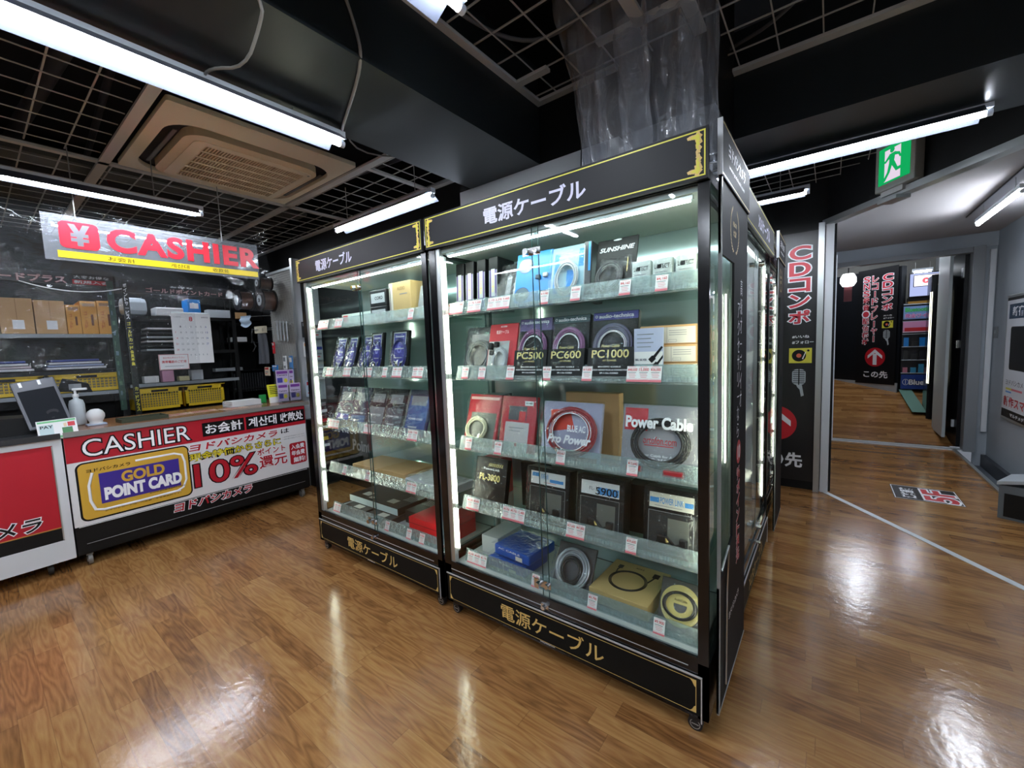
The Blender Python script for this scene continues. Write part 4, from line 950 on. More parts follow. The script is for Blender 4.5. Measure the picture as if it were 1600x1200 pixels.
# gold point card
cd = MB()
rp = lambda x0, x1, z0, z1, r: [((x1 if sx > 0 else x0)-sx*r+r*math.cos(a0+a), (z1 if sz > 0 else z0)-sz*r+r*math.sin(a0+a)) for (sx, sz, a0) in ((1, 1, 0), (-1, 1, PI/2), (-1, -1, PI), (1, -1, 1.5*PI)) for a in [PI/2*k/6 for k in range(7)]]
cd.poly(rp(.035, .70, .325, .752, .045), -.0072, BLKP).poly(rp(.047, .69, .337, .741, .035), -.0078, mat('card_gold', (212, 168, 62), .35))
cd.build('card_print', bn)
cd = MB().tube([(.12, -.009, .67), (.095, -.009, .58), (.095, -.009, .47), (.115, -.009, .40), (.16, -.009, .385), (.35, -.009, .385), (.62, -.009, .39)], .009, PRINTW, 6)
cd.tube([(.36, -.009, .70), (.60, -.009, .70), (.65, -.009, .68), (.665, -.009, .62), (.665, -.009, .47), (.64, -.009, .41), (.60, -.009, .392)], .008, PRINTW, 6)
for k in range(len(cd.v)): cd.v[k] = (cd.v[k][0], -.0084 if cd.v[k][1] < -.009 else -.0082, cd.v[k][2])
cd.build('white_loop', bn)
cd = MB().rect(.150, .625, .43, .655, -.0086, mat('card_violet', (62, 44, 140), .35)).text('ヨドバシカメラ', .09, .33, .675, .70, -.009, BLKP, .02)
cd.text('GOLD', .27, .53, .555, .64, -.0098, mat('card_gold', (212, 168, 62), .35), .04).text('POINT CARD', .17, .635, .45, .545, -.0098, PRINTW, .06).text('www.yodobashi.com', .42, .65, .418, .43, -.0098, BLKP, .03).text('ポイントカードは、入会費・年会費無料です。', .16, .62, .366, .376, -.0098, BLKP, .01)
cd.build('card_lettering', bn)
MB().otext('ヨドバシカメラ', .70, 1.42, .685, .748, -.008, REDD, PRINTW, .03, .04, shear=.15).otext('は', 1.45, 1.53, .70, .745, -.008, BLKP, PRINTW, .02, .03).build('shop_lettering', bn)
MB().otext('現金特価からさらに', .70, 1.44, .60, .668, -.0085, mat('banner_yellow', (226, 208, 40), .4), BLKP, .02, .05).build('yellow_lettering', bn)
MB().otext('10%', .72, 1.21, .375, .575, -.008, REDD, BLKP, .012, .03).otext('ポイント', 1.22, 1.48, .53, .595, -.0085, REDD, PRINTW, .02, .04).otext('還元', 1.23, 1.49, .40, .52, -.0085, REDD, PRINTW, .02, .04).build('percent_lettering', bn)
MB().poly(rp(1.52, 1.685, .37, .585, .02), -.0072, REDD).text('入会費', 1.535, 1.67, .52, .57, -.008, PRINTW, .03).text('年会費', 1.535, 1.67, .455, .508, -.008, PRINTW, .03).text('無料!', 1.55, 1.67, .385, .44, -.008, PRINTW, .03).build('red_badge', bn)
p = MB()
for k in range(2): p.text('一部対象外商品がございます', 1.46, 1.68, .655-.022*k, .666-.022*k, -.0072, GREYP, .0)
p.build('small_lettering', bn)
MB().otext('ヨドバシカメラ', .56, 1.15, .215, .29, -.012, REDD, PRINTW, .03, .05, shear=.15).build('lower_lettering', t)
for s in (.06, LNC-.07):
    for d in (.04, .50): caster(t, (s, d, 0), .040, WHEELC, ALU)
# left neighbour: white framed showcase with the red poster
t = thing('showcase_counter', 'white framed wheeled counter with a red poster at the left edge', 'counter', tuple(cl(-1.25)), CA)
LN2 = 1.612
b = MB().box(0, LN2, 0, .58, .20, .235, WHT).box(0, LN2, 0, .58, .09, .20, WHT).box(0, LN2, 0, .03, .905, .945, WHT).box(LN2-.045, LN2, 0, .03, .235, .905, WHT).box(0, .04, 0, .03, .235, .905, WHT).box(0, LN2, .03, .58, .235, .945, WHT)
b.build('frame', t)
MB().box(-.0, LN2-.004, -.02, .62, .948, .985, mat('counter_black_top', (44, 44, 46), .35)).build('worktop', t)
p = MB().box(.04, LN2-.045, .006, .012, .235, .905, REDD).box(.04, LN2-.045, .004, .006, .235, .325, BLKM).box(.04, LN2-.045, .0035, .006, .325, .332, mat('thin_gold', (176, 130, 60), .4)); po = p.build('poster', t)
MB().otext('ヨドバシカメラ', .72, 1.475, .345, .44, .003, BLKP, PRINTW, .02, .05, shear=.15).otext('POINT', .4, 1.20, .70, .80, .003, PRINTW, BLKP, .03, .04).otext('FREE', .5, 1.205, .53, .66, .003, PRINTW, BLKP, .03, .04).build('lettering', po)
b = MB().box(1.06, 1.27, .002, .005, .255, .335, GOLDT)
for k in range(7): b.box(1.07, 1.26, .001, .0025, .263+.010*k, .267+.010*k, BLKP)
b.box(1.14, 1.19, .002, .005, .80, .87, GOLDT).build('gold_plate', po)
MB().box(LN2-.052, LN2-.045, -.001, .0, .24, .90, ALU).build('window_frame', t)
for s in (.1, LN2-.12): 
    for d in (.08, .5): caster(t, (s, d, 0), .040, RUBBER, ALU)

# ---- goods on the worktop
ZT = .986
t = thing('payment_screen', 'tilted black customer display standing on the counter at the left edge', 'screen', (-4.38, .26, ZT), PI/2)
MB().prism([(-.34, 0), (.10, 0), (.09, .11), (-.32, .13)], .0, .30, BLKM).build('stand', t)
sc = MB().bbox(-.105, .105, -.008, .03, 0, .36, mat('screen_housing', (96, 98, 104), .35), .010).build('screen_housing', t, loc=(.075, -.075, .045), rot=(-.42, -.17, .0))
MB().rect(-.088, .088, .02, .285, -.0085, mat('screen_black', (40, 42, 46), .10)).build('screen_glass', sc)
b = MB().disc(.03, .10, .030, .020, -.009, mat('ghost_print', (22, 22, 26), .3)).disc(.028, .086, .022, .014, -.0094, mat('screen_black', (40, 42, 46), .10)).rect(.015, .03, .055, .062, -.009, mat('ghost_print', (22, 22, 26), .3)).rect(.055, .065, .088, .09, -.009, mat('ghost_print', (22, 22, 26), .3)); b.build('faint_print', sc)
MB().box(-.07, -.055, -.0095, -.0085, .315, .350, PRINTW).box(.02, .035, -.0095, -.0085, .315, .350, PRINTW).build('reflective_mark', sc)
t = MB().box(-.095, .095, 0, .002, 0, .135, WHITE).build('leaflet', None, loc=(-4.205, .355, .948), rot=(-.22, -.03, PI/2)); tag(t, 'glossy green and white leaflet propped below the black customer display', 'leaflet')
MB().rect(-.090, .090, .118, .130, -.001, mat('leaf_green', (110, 190, 130), .4)).rect(-.090, .090, .006, .022, -.001, mat('leaf_green', (110, 190, 130), .4)).rect(-.085, -.02, .035, .105, -.001, mat('leaf_pale', (182, 204, 206), .3)).rect(.02, .07, .03, .075, -.001, mat('leaf_dark', (60, 120, 70), .4)).rect(.03, .045, .08, .105, -.001, mat('cream_print', (226, 196, 160), .4)).rect(.05, .085, .08, .11, -.001, RED).text('PAY', -.08, -.02, .08, .10, -.0015, BLKP, .02).build('print', t)
t = thing('card_reader', 'black card reader behind the display on the counter', 'card reader', (-4.80, .52, ZT), 1.45)
MB().prism([(-.10, .26), (.10, .24), (.08, .31), (-.06, .36)], -.06, .08, BLKM).cyl((0, 0, 0), (0, 0, .27), .015, BLKM, 10).box(-.07, .07, -.06, .06, 0, .012, BLKM).build('body', t); MB().rect(-.03, .04, .27, .315, -.061, GREYP).build('screen_glass', t)
t = thing('pump_bottle', 'white pump bottle beside the black customer display', 'bottle', (-4.62, .50, ZT), 1.2)
t.scale = (1.25, 1.25, 1.32)
MB().lathe([(0, 0), (.034, 0), (.036, .01), (.036, .12), (.03, .145), (.012, .155), (.012, .17), (0, .17)], mat('milky_bottle', (206, 214, 218), .3), 20).build('bottle', t)
MB().cyl((0, 0, .17), (0, 0, .205), .006, WHITE, 10).cyl((0, 0, .165), (0, 0, .182), .015, WHITE, 14).bbox(-.012, .055, -.009, .009, .203, .216, WHITE, .004).build('pump', t)
t = thing('barcode_scanner', 'rounded white device with a dome on the counter beside the dark tray', 'scanner', (-4.46, .575, ZT))
MB().lathe([(0, .125), (.022, .122), (.042, .108), (.053, .085), (.053, .062), (.044, .04), (.037, .028), (.040, .012), (.040, .0), (0, 0)], WHITE, 24).build('body', t)
MB().bbox(-.06, .05, -.055, .055, 0, .012, mat('pale_blue_pad', (168, 182, 204), .5), .004).build('base', t)
t = thing('cash_tray', 'dark olive cash tray on the counter', 'tray', (-4.42, .84, ZT), CA)
MB().bbox(-.14, .14, -.08, .10, 0, .008, mat('olive_tray', (56, 62, 44), .5), .003).box(-.14, .14, -.085, -.075, 0, .028, mat('olive_tray', (56, 62, 44), .5)).box(-.14, .14, .095, .105, 0, .028, mat('olive_tray', (56, 62, 44), .5)).box(-.145, -.135, -.085, .105, 0, .028, mat('olive_tray', (56, 62, 44), .5)).box(.135, .145, -.085, .105, 0, .028, mat('olive_tray', (56, 62, 44), .5)).build('tray', t)
MB().box(-.13, .13, -.07, .09, .008, .011, mat('tray_rubber', (32, 36, 30), .7)).build('mat', t)
for i, (s, x, a, c) in enumerate(((1.08, -4.50, .1, mat('paper_cream', (226, 208, 182), .5)), (1.28, -4.52, -.1, mat('paper_pink', (224, 196, 170), .5)), (1.50, -4.46, .15, mat('paper_cream', (226, 208, 182), .5)))):
    t = MB().box(-.10, .10, -.07, .07, 0, .0012, c).build('notice_sheet', None, loc=(x, s, ZT), rot=(0, 0, CA+a)); tag(t, ('printed sheet on the worktop nearest the dark tray', 'middle printed sheet lying on the worktop', 'printed sheet on the worktop before the white paper stack')[i], 'sheet')
    b = MB()
    for k in range(5): b.box(-.085, .085-.01*k, -.05+.024*k, -.042+.024*k, .0012, .0018, (RED, BLKP)[k % 2])
    b.build('print', t)
t = thing('paper_stack', 'stack of white leaflets in a low tray on the counter', 'papers', (-4.62, 1.64, ZT), CA)
b = MB()
for k in range(7): b.box(-.13+.003*(k % 3), .13+.002*(k % 2), -.09, .09-.002*(k % 3), .006+.007*k, .0115+.007*k, WHITE)
b.build('sheets', t); MB().box(-.14, .14, -.10, .10, 0, .005, LGREY).box(-.14, .14, .092, .10, .005, .05, LGREY).build('tray', t)
t = MB().bbox(-.03, .03, 0, .03, 0, .085, mat('green_pack', (36, 150, 82), .4), .004).build('green_box', None, loc=(-4.62, 1.83, ZT), rot=(0, 0, CA)); tag(t, 'small green box beside the white leaflet stack', 'box')
t = MB().prism([(-.06, 0), (.06, 0), (.065, .19), (-.065, .19)], 0, .004, mat('acid_yellow', (222, 222, 52), .4)).build('flyer', None, loc=(-4.50, 1.90, ZT), rot=(-.15, 0, CA)); tag(t, 'acid yellow flyer standing before the purple catalogues', 'flyer')
b = MB().rect(-.06, .06, .0, .06, -.001, WHITE)
for k in range(5): b.rect(-.045, .05-.01*(k % 2), .165-.018*k, .172-.018*k, -.001, BLKP)
b.build('print', t)
t = thing('catalogue_rack', 'clear rack of purple and white catalogues at the right end of the counter', 'rack', (-4.40, 2.0, ZT), CA-.1)
b = MB().box(-.10, .12, .0, .10, 0, .006, VINYL).box(-.10, .12, .10, .104, 0, .34, VINYL).box(-.10, .12, .03, .034, 0, .10, VINYL); b.build('rack', t)
for (x0, x1, z0, z1, y) in ((-.09, .03, .17, .33, .085), (.035, .085, .15, .33, .088), (-.10, -.0, .01, .19, .04), (.015, .12, .01, .19, .035)):
    b = MB().box(x0, x1, y, y+.006, z0, z1, mat('lilac_cover', (196, 184, 214), .3)).rect(x0+.008, x1-.008, z1-.04, z1-.012, y-.001, mat('purple_cover', (120, 60, 150), .4)).rect(x0+.01, (x0+x1)/2, z0+.03, z0+.08, y-.001, mat('cover_blue', (70, 70, 160), .4)).disc(x1-.03, z0+.05, .018, .022, y-.001, YEL, 14).text('Camera', x0+.01, x1-.012, z0+.10, z0+.115, y-.001, BLKP, .02)
    b.build('catalogue', t)

# ---- hanging cashier sign
t = thing('hanging_sign', 'hanging clear board with red CASHIER lettering and a yellow strip', 'sign', (-3.80, .36, 0), PI/2)
MB().box(0, 1.20, 0, .004, 2.10, 2.38, ACRY).build('board', t)
SPACING[0] = 1.12
MB().text('CASHIER', .285, 1.205, 2.186, 2.342, -.002, mat('sign_red', (222, 44, 62), .35), .042).build('red_lettering', t)
SPACING[0] = 1.0
b = MB().poly(rp(.07, .25, 2.180, 2.345, .03), -.002, mat('sign_red', (222, 44, 62), .35)).text('¥', .11, .21, 2.198, 2.330, -.003, mat('sign_grey', (112, 112, 118), .5), .06); b.build('yen_symbol', t)
MB().rect(.055, 1.19, 2.118, 2.160, -.002, mat('sign_yellow', (238, 208, 20), .4)).text('お会計', .28, .42, 2.125, 2.153, -.003, BLKP, .0).text('계산대', .61, .72, 2.125, 2.153, -.003, BLKP, .0).text('收款处', .87, .98, 2.125, 2.153, -.003, BLKP, .0).build('yellow_strip', t)
MB().cyl((.15, 0, 2.365), (.15, 0, 2.80), .003, CABLE, 6).cyl((.95, 0, 2.365), (.95, 0, 2.80), .003, CABLE, 6).build('wire', t)

# ---- clear vinyl screens over the counter
def fold(mb, y0, y1, z0, z1, x, amp, mt, nu=40, nv=20, low=None, seed=0):
    r = random.Random(seed); ph = [(r.uniform(3, 26), r.uniform(2, 12), r.uniform(0, 6)) for _ in range(6)]
    def fn(u, v):
        zz0 = z0 if low is None else z0+(low-z0)*u
        return (x+amp*sum(math.sin(a*u+b_*v+c) for a, b_, c in ph)/6, y0+(y1-y0)*u, zz0+(z1-zz0)*v)
    return mb.grid(fn, nu, nv, mt)
t = fold(MB(), .0, 1.02, 1.14, 2.07, -4.74, .02, VINYL, seed=2).build('vinyl_screen'); tag(t, 'clear vinyl screen hanging over the left part of the counter', 'screen')
t = fold(MB(), 1.03, 1.36, 1.16, 2.07, -4.76, .015, VINYL, seed=3).build('vinyl_screen'); tag(t, 'narrow clear vinyl screen hanging before the calendar', 'screen')
t = fold(MB(), -.6, 1.74, 2.07, 2.60, -4.02, .05, VINYL, low=1.84, seed=4).build('vinyl_sheet'); tag(t, 'crumpled clear vinyl sheet hanging behind the red cashier sign', 'plastic sheet')
t = MB().tube(drape((-4.73, .30, 2.08), (-4.73, .86, 2.07), .05), .003, WHITE).build('cord'); tag(t, 'white cord sagging across the cardboard boxes', 'cord')

# ---- back shelving
XS = -5.62
SH = thing('back_shelf', 'black steel shelving with stock behind the cashier counter', 'shelving', (XS, -.9, 0), PI/2)
for s in (0, 1.86, 2.88):
    for d in (0, .42): MB().box(s-.02, s+.02, d, d+.03, 0, 2.30, BLKM).build('upright', SH)
for (s0, s1, z) in ((0, 1.86, 1.74), (0, 1.86, 1.40), (0, 1.86, 1.19), (0, 1.86, .6), (1.90, 2.88, 1.93), (1.90, 2.88, 1.56), (1.90, 2.88, 1.23), (1.90, 2.88, .93), (1.90, 2.88, .5)):
    MB().box(s0, s1, .0, .42, z-.03, z-.004, BLKM).box(s0, s1, -.004, .0, z-.036, z-.002, mat('shelf_edge', (150, 156, 160), .3) if z in (1.74, 1.19, 1.23) else BLKM).build('shelf_board', SH)
MB().box(0, 2.90, .43, .44, .1, 2.30, BLKM).build('back_sheet', SH)
b = MB().box(0, 1.86, -.03, -.01, 2.19, 2.30, mat('shelf_header', (36, 32, 34), .4)).box(1.90, 2.90, -.03, -.01, 2.15, 2.26, mat('shelf_header', (36, 32, 34), .4)).build('header_board', SH)
MB().otext('ゴールドポイントカードプラス', .42, 1.54, 2.20, 2.265, -.032, mat('pale_rose', (200, 160, 160), .5), mat('dull_red', (120, 30, 40), .5), .02, .03).rect(1.58, 1.84, 2.20, 2.24, -.032, RED).text('新規入会', 1.59, 1.83, 2.207, 2.234, -.033, PRINTW, .01) \
    .text('大変お得な', 1.59, 1.83, 2.252, 2.28, -.033, PRINTW, .01).otext('ゴールドポイントカード', 2.10, 2.78, 2.165, 2.215, -.032, mat('pale_rose', (200, 160, 160), .5), mat('dull_red', (120, 30, 40), .5), .02, .03).text('お得な', 2.3, 2.5, 2.225, 2.245, -.032, PRINTW, .01).build('lettering', b)
def S(s, d, z): return (XS-d, -.9+s, z)
# cartons on the top bay
for i, (s, w, h, mt) in enumerate(((1.22, .195, .31, CARD), (1.42, .19, .30, CARD), (1.567, .092, .27, CARDO), (1.672, .112, .31, CARDO), (1.79, .118, .32, CARDO), (1.02, .19, .30, CARD))):
    o = MB().bbox(-w/2, w/2, 0, .30, 0, h, mt, .003).build('carton', None, loc=S(s, .04, 1.741), rot=(0, 0, PI/2))
    tag(o, ('brown carton with a white sticker, second from the left edge behind the counter', 'brown carton with a white sticker standing next to the orange cartons', 'shortest orange brown carton behind the counter', 'middle orange brown carton with red print behind the counter', 'tall orange brown carton beside the shelf post', 'brown carton at the far left on the shelf behind the counter')[i], 'carton')
    if mt == CARD: MB().rect(-w*.15, w*.2, .04, .12, -.001, WHITE).rect(-.002, .002, .12, h, -.001, mat('carton_tape', (160, 118, 70), .4)).build('sticker', o)
    else: MB().text('ゴールド', -w*.3, -w*.1, .05, h*.7, -.001, REDD, .0, vertical=True).rect(-w*.35, w*.4, h-.05, h-.02, -.001, mat('carton_tape', (160, 118, 70), .4)).rect(w*.1, w*.25, .08, h*.6, -.001, mat('brown_ink', (120, 70, 40), .5)).build('print', o)
# mesh crates
def crate(label, s, z, w=.37, h=.22, d=.34, dy=.01):
    t = thing('plastic_crate', label, 'crate', S(s, dy, z), PI/2, 'yellow mesh crates')
    b = MB()
    for yy in (0, d):
        b.box(-w/2, w/2, yy, yy+.006, h-.05, h, CRATE).box(-w/2, w/2, yy, yy+.006, 0, .035, CRATE).box(-w/2, -w/2+.03, yy, yy+.006, 0, h, CRATE).box(w/2-.03, w/2, yy, yy+.006, 0, h, CRATE)
        for k in range(15): x = -w/2+.035+k*(w-.07)/14; b.box(x-.0035, x+.0035, yy, yy+.006, .03, h-.045, CRATE)
        for k in range(5): zz = .05+k*.026; b.box(-w/2, w/2, yy, yy+.006, zz, zz+.006, CRATE)
    for xx in (-w/2, w/2-.006): b.box(xx, xx+.006, 0, d, 0, h, CRATE)
    b.box(-w/2, w/2, 0, d, 0, .006, CRATE).build('crate_body', t)
    MB().box(-w/2-.008, w/2+.008, -.008, d+.012, h-.008, h, CRATE).box(-.07, .07, -.002, .008, h-.04, h-.018, BLKM).build('rim', t)
    MB().bbox(-w/2+.02, w/2-.02, .02, d-.02, .01, h*.7, mat('crate_load', (150, 140, 110), .7, noise=.3), .02).build('contents', t)
    return t
crate('yellow mesh crate under the folded blue bags, at the left behind the counter', 1.60, 1.19, .48, .175)
crate('yellow mesh crate at the left edge of the photo, behind the black display', 1.09, 1.19, .46, .175)
crate('lower left yellow mesh crate beside the shelf post', 2.13, .945, .38, .23)
crate('lower right yellow mesh crate with brown patterned load', 2.53, .945, .38, .23)
for i, (s, z, c, w) in enumerate(((1.55, 1.41, (150, 160, 190), .40), (1.10, 1.41, (190, 176, 186), .36))):
    b = MB()
    for k in range(4):
        b.bbox(-w/2+.01*k, w/2-.015*k, .02, .30, .024*k, .024*k+.02, mat(('folded_%d' % (k+i*4)).replace('_', '_cloth_'), (c if k % 2 else (206, 206, 214)) if k < 3 else (60, 70, 140), .5), .009)
    o = b.build('folded_bags', None, loc=S(s, .02, z), rot=(0, 0, PI/2)); tag(o, ('pile of folded blue and white carrier bags over the yellow crate', 'pile of folded pinkish carrier bags at the left')[i], 'bags')
o = MB().bbox(-.10, .10, 0, .2, 0, .18, mat('white_pouch', (196, 206, 214), .4), .05).build('paper_roll_pack', None, loc=S(2.02, .05, 1.935), rot=(0, 0, PI/2)); tag(o, 'pale blue white rounded bundle at the top left of the calendar bay', 'bundle')
o = MB().bbox(-.12, .12, 0, .2, 0, .09, WHITE, .01).build('white_box', None, loc=S(2.30, .05, 1.935), rot=(0, 0, PI/2)); tag(o, 'low white box on the top shelf left of the calendar', 'box')
o = MB().bbox(-.06, .06, 0, .2, 0, .19, CYAN, .005).build('blue_box', None, loc=S(2.52, .05, 1.935), rot=(0, 0, PI/2)); tag(o, 'sky blue box on the top shelf above the calendar', 'box')
MB().rect(-.04, .04, .09, .15, -.001, PRINTW).build('label', o)
for i in range(6):
    o = MB().bbox(-.15, .15, 0, .25, 0, .018, (LGREY, SMOKE, WHITE)[i % 3], .003).build('document_tray', None, loc=S(2.22+.005*i, .05, 1.566+.045*i), rot=(0, 0, PI/2))
    tag(o, ('lowest', 'second lowest', 'third lowest', 'third topmost', 'second topmost', 'topmost')[i]+' of the stacked document trays left of the calendar', 'tray')
    if i < 5: MB().box(-.145, -.135, .01, .24, .018, .045, BLKM).box(.135, .145, .01, .24, .018, .045, BLKM).build('spacer', o)
for i in range(3):
    o = MB().bbox(-.012, .012, 0, .22, 0, .28, (LGREY, BLKM, CARD)[i], .002).build('binder', None, loc=S(2.42+.03*i, .04, 1.566), rot=(0, 0, PI/2)); tag(o, ('pale grey', 'black', 'brown')[i]+' binder standing beside the document trays', 'binder')
# bits on the middle shelf
for i, (s, w, h, mt) in enumerate(((2.08, .12, .07, WHITE), (2.22, .10, .12, mat('rose_box', (206, 150, 176), .5)), (2.36, .09, .05, mat('cream_box', (216, 206, 160), .5)), (2.48, .11, .11, LGREY))):
    o = MB().bbox(-w/2, w/2, 0, .1, 0, h, mt, .004).build('small_box', None, loc=S(s, .03, 1.231), rot=(0, 0, PI/2)); tag(o, ('small white box above the lower left crate', 'small rose pink box above the lower crates', 'small cream box above the lower crates', 'small grey box above the lower crates')[i], 'box')
# poles with printed strips
for i, (y, x, c) in enumerate(((.90, -5.40, (34, 66, 54)), (.985, -5.30, (26, 30, 28)))):
    t = MB().box(-.022, .022, 0, .02, 1.0 if i == 0 else .9, 2.22, mat('pole_sheet_%s' % ('green', 'black')[i], c, .35)).build('banner_pole', None, loc=(x, y, 0), rot=(0, 0, PI/2)); tag(t, ('dark green narrow banner strip left of the calendar bay', 'black narrow banner strip with yellow print left of the lower crates')[i], 'banner')
    b = MB()
    if i == 0:
        for k in range(12): b.rect(-.012, -.012+.02*((k*7) % 3+1)/3, 1.05+.095*k, 1.09+.095*k, -.001, (mat('strip_sage', (70, 104, 78), .5), mat('strip_slate', (84, 110, 122), .5))[k % 2])
    else:
        b.text('ポイントサービス', -.013, .013, 1.86, 2.20, -.001, PRINTW, .02, vertical=True).text('ゴールドカード会員募集', -.013, .013, 1.42, 1.84, -.001, YEL, .03, vertical=True).text('カードプラス', -.013, .013, .98, 1.22, -.001, YEL, .03, vertical=True)
    b.build('print', t)
    MB().box(-.03, .03, -.01, .03, 0, .02, BLKM).box(-.008, .008, .005, .015, .02, 1.0, BLKM).build('pole_foot', t)
# calendar
t = thing('wall_calendar', 'white wall calendar showing the month 8, hanging behind the counter', 'calendar', (-5.22, 1.42, 0), PI/2)
MB().box(-.13, .20, 0, .004, 1.42, 1.93, WHITE).build('page', t)
b = MB().text('8', .015, .045, 1.85, 1.895, -.001, RED, .02).text('August', -.11, -.05, 1.885, 1.897, -.001, BLKP, .0).text('2022', .12, .18, 1.885, 1.897, -.001, BLKP, .0)
n = 1
for r in range(5):
    for c in range(7):
        if (r == 0 and c == 0) or n > 31: continue
        x = -.11+c*.043; z = 1.785-r*.058
        b.text(str(n), x, x+(.011 if n < 10 else .020), z, z+.018, -.001, RED if c == 0 else (BLUEP if c == 6 else GREYP), .0); n += 1
for c in range(5): b.rect(.0+.035*c, .008+.035*c, 1.50, 1.515, -.001, LGREY)
b.build('printed_dates', t)
MB().box(-.13, .20, -.003, .006, 1.925, 1.94, ALU).build('binding', t)
t = MB().box(-.11, .11, 0, .003, 0, .14, WHITE).build('notice_card', None, loc=(-4.775, 1.17, 1.372), rot=(0, 0, PI/2)); tag(t, 'small white notice with red writing hanging left of the calendar', 'notice')
MB().frame(-.108, .108, .002, .138, .003, -.001, RED).text('会計時お声がけ下さい', -.08, .08, .10, .118, -.001, RED, .0).text('携帯電話のご使用', -.09, .09, .06, .085, -.001, RED, .02).rect(-.07, .07, .03, .034, -.001, GREYP).build('writing', t)
# right bay beyond the calendar
for i, (y, z, w, h, mt) in enumerate(((1.95, 1.95, .25, .10, LGREY), (2.18, 1.95, .14, .08, CARD), (2.15, 1.66, .16, .06, WHITE), (2.0, 1.30, .30, .04, LGREY))):
    o = MB().bbox(-w/2, w/2, 0, .2, 0, h, mt, .006).build('small_box', None, loc=(-5.95, y, z), rot=(0, 0, PI/2)); tag(o, ('grey box on the upper shelf right of the calendar', 'small brown box beside the film reels', 'white box under the hanging mask', 'flat pale box low in the bay right of the calendar')[i], 'box')
t = thing('side_rack', 'dark wire shelving in the corner right of the calendar', 'shelving', (-6.02, 2.04, 0), PI/2)
b = MB()
for z in (1.95, 1.66, 1.30, 1.05): b.box(0, .44, 0, .4, z-.014, z-.002, BLKM)
for s in (0, .42): b.box(s, s+.02, 0, .02, 0, 2.2, BLKM)
b.build('rack', t)
b = MB()
for k in range(22): b.box(.02, .43, .0, .003, 1.02+.011*k, 1.024+.011*k, SMOKE)
for k in range(14): b.box(.03+.03*k, .033+.03*k, .0, .003, 1.02, 1.26, GREYP)
b.build('wire_basket', t)

# ---- pegboard and gondola end at the right of the counter
t = thing('pegboard', 'grey wire pegboard hung with reels and small goods at the end of the counter', 'pegboard', (-5.28, 2.24, 0), 0)
PG = mat('peg_grey', (196, 196, 192), .5)
b = MB().box(0, .60, .02, .03, .98, 2.42, mat('peg_back', (168, 168, 164), .6))
for k in range(24): b.box(.01+.0253*k, .0135+.0253*k, .012, .016, .99, 2.40, PG)
for k in range(56): b.box(0, .60, .008, .012, .995+.0252*k, .998+.0252*k, PG)
b.build('wire_mesh', t)
MB().box(-.01, .60, .0, .03, 2.40, 2.425, ALU).box(.59, .62, -.005, .04, .98, 2.425, ALU).build('frame', t)
t = thing('gondola_end', 'tall white shelf end panel with hanging packets, between the counter and the left cabinet', 'shelf', (-4.62, 2.24, 0), PI/2)
MB().box(0, .26, 0, .04, 0, 2.50, mat('gondola_white', (190, 194, 198), .4)).box(-.02, .0, -.01, .03, 0, 2.50, ALU).build('panel', t)
MB().box(.05, .12, -.003, 0, 2.33, 2.40, WHITE).rect(.055, .085, 2.34, 2.365, -.004, mat('lime_green', (120, 180, 70), .4)).rect(.085, .115, 2.365, 2.39, -.004, mat('orange_sq', (226, 150, 50), .4)).build('colour_sticker', t)
MB().box(.0, .26, -.16, .0, .0, .75, BLKM).build('plinth', t)
def packet(label, x, y, z, w, h, mt, rz=PI/2, mt2=None):
    o = MB().bbox(-w/2, w/2, -.012, 0, -h, 0, mt, .004).build('hanging_packet', None, loc=(x, y, z), rot=(0, 0, rz)); tag(o, label, 'packet')
    b = MB().rect(-w*.4, w*.4, -h*.28, -h*.08, -.013, mt2 or BLUEP).rect(-w*.3, w*.3, -h*.62, -h*.5, -.013, GREYP).rect(-w*.34, w*.1, -h*.8, -h*.72, -.013, RED)
    b.build('print', o); MB().cyl((0, -.03, -.012), (0, .03 if x > -4.6 else .085, -.012), .002, ALU, 6).build('hook', o); return o
pk = ((2.30, 1.82, .10, .17, 'black and clear', SMOKE, LGREY), (2.30, 1.60, .10, .16, 'white and orange', WHITE, CARDO), (2.31, 1.38, .09, .13, 'white and red', WHITE, RED), (2.30, 1.18, .12, .18, 'pale blue round printed', mat('pale_blue_pk', (190, 204, 220), .4), RED),
      (2.42, 1.80, .09, .16, 'grey blister', LGREY, SMOKE), (2.42, 1.56, .09, .16, 'silver blister', LGREY, BLUEP), (2.42, 1.32, .09, .14, 'white and grey', WHITE, GREYP))
for (y, z, w, h, nm, m1, m2) in pk:
    packet(nm+' hanging packet on the white shelf end, '+('upper' if z > 1.7 else 'middle' if z > 1.3 else 'low')+' row', -4.56, y, z, w, h, m1, PI/2, m2)
# low goods under the packets, right of the counter
for i, (z, c, c2) in enumerate(((.62, (60, 34, 40), RED), (.42, (24, 24, 26), mat('sticker_multi', (220, 190, 60), .4)), (.80, (40, 40, 44), GREYP))):
    o = MB().bbox(-.05, .05, 0, .05, 0, .17, mat('dark_goods_%s' % ('red', 'black', 'grey')[i], c, .4), .004).build('goods_pack', None, loc=(-4.40, 2.34, z), rot=(0, 0, PI/2)); tag(o, ('dark red pack hanging beside the counter end', 'black pack with coloured stickers beside the counter end', 'dark grey pack under the white shelf end')[i], 'pack')
    MB().rect(-.04, .03, .10, .14, -.001, c2).rect(-.035, .04, .03, .06, -.001, PRINTW).cyl((0, 0, .165), (0, .10, .165), .003, ALU, 6).build('print', o)
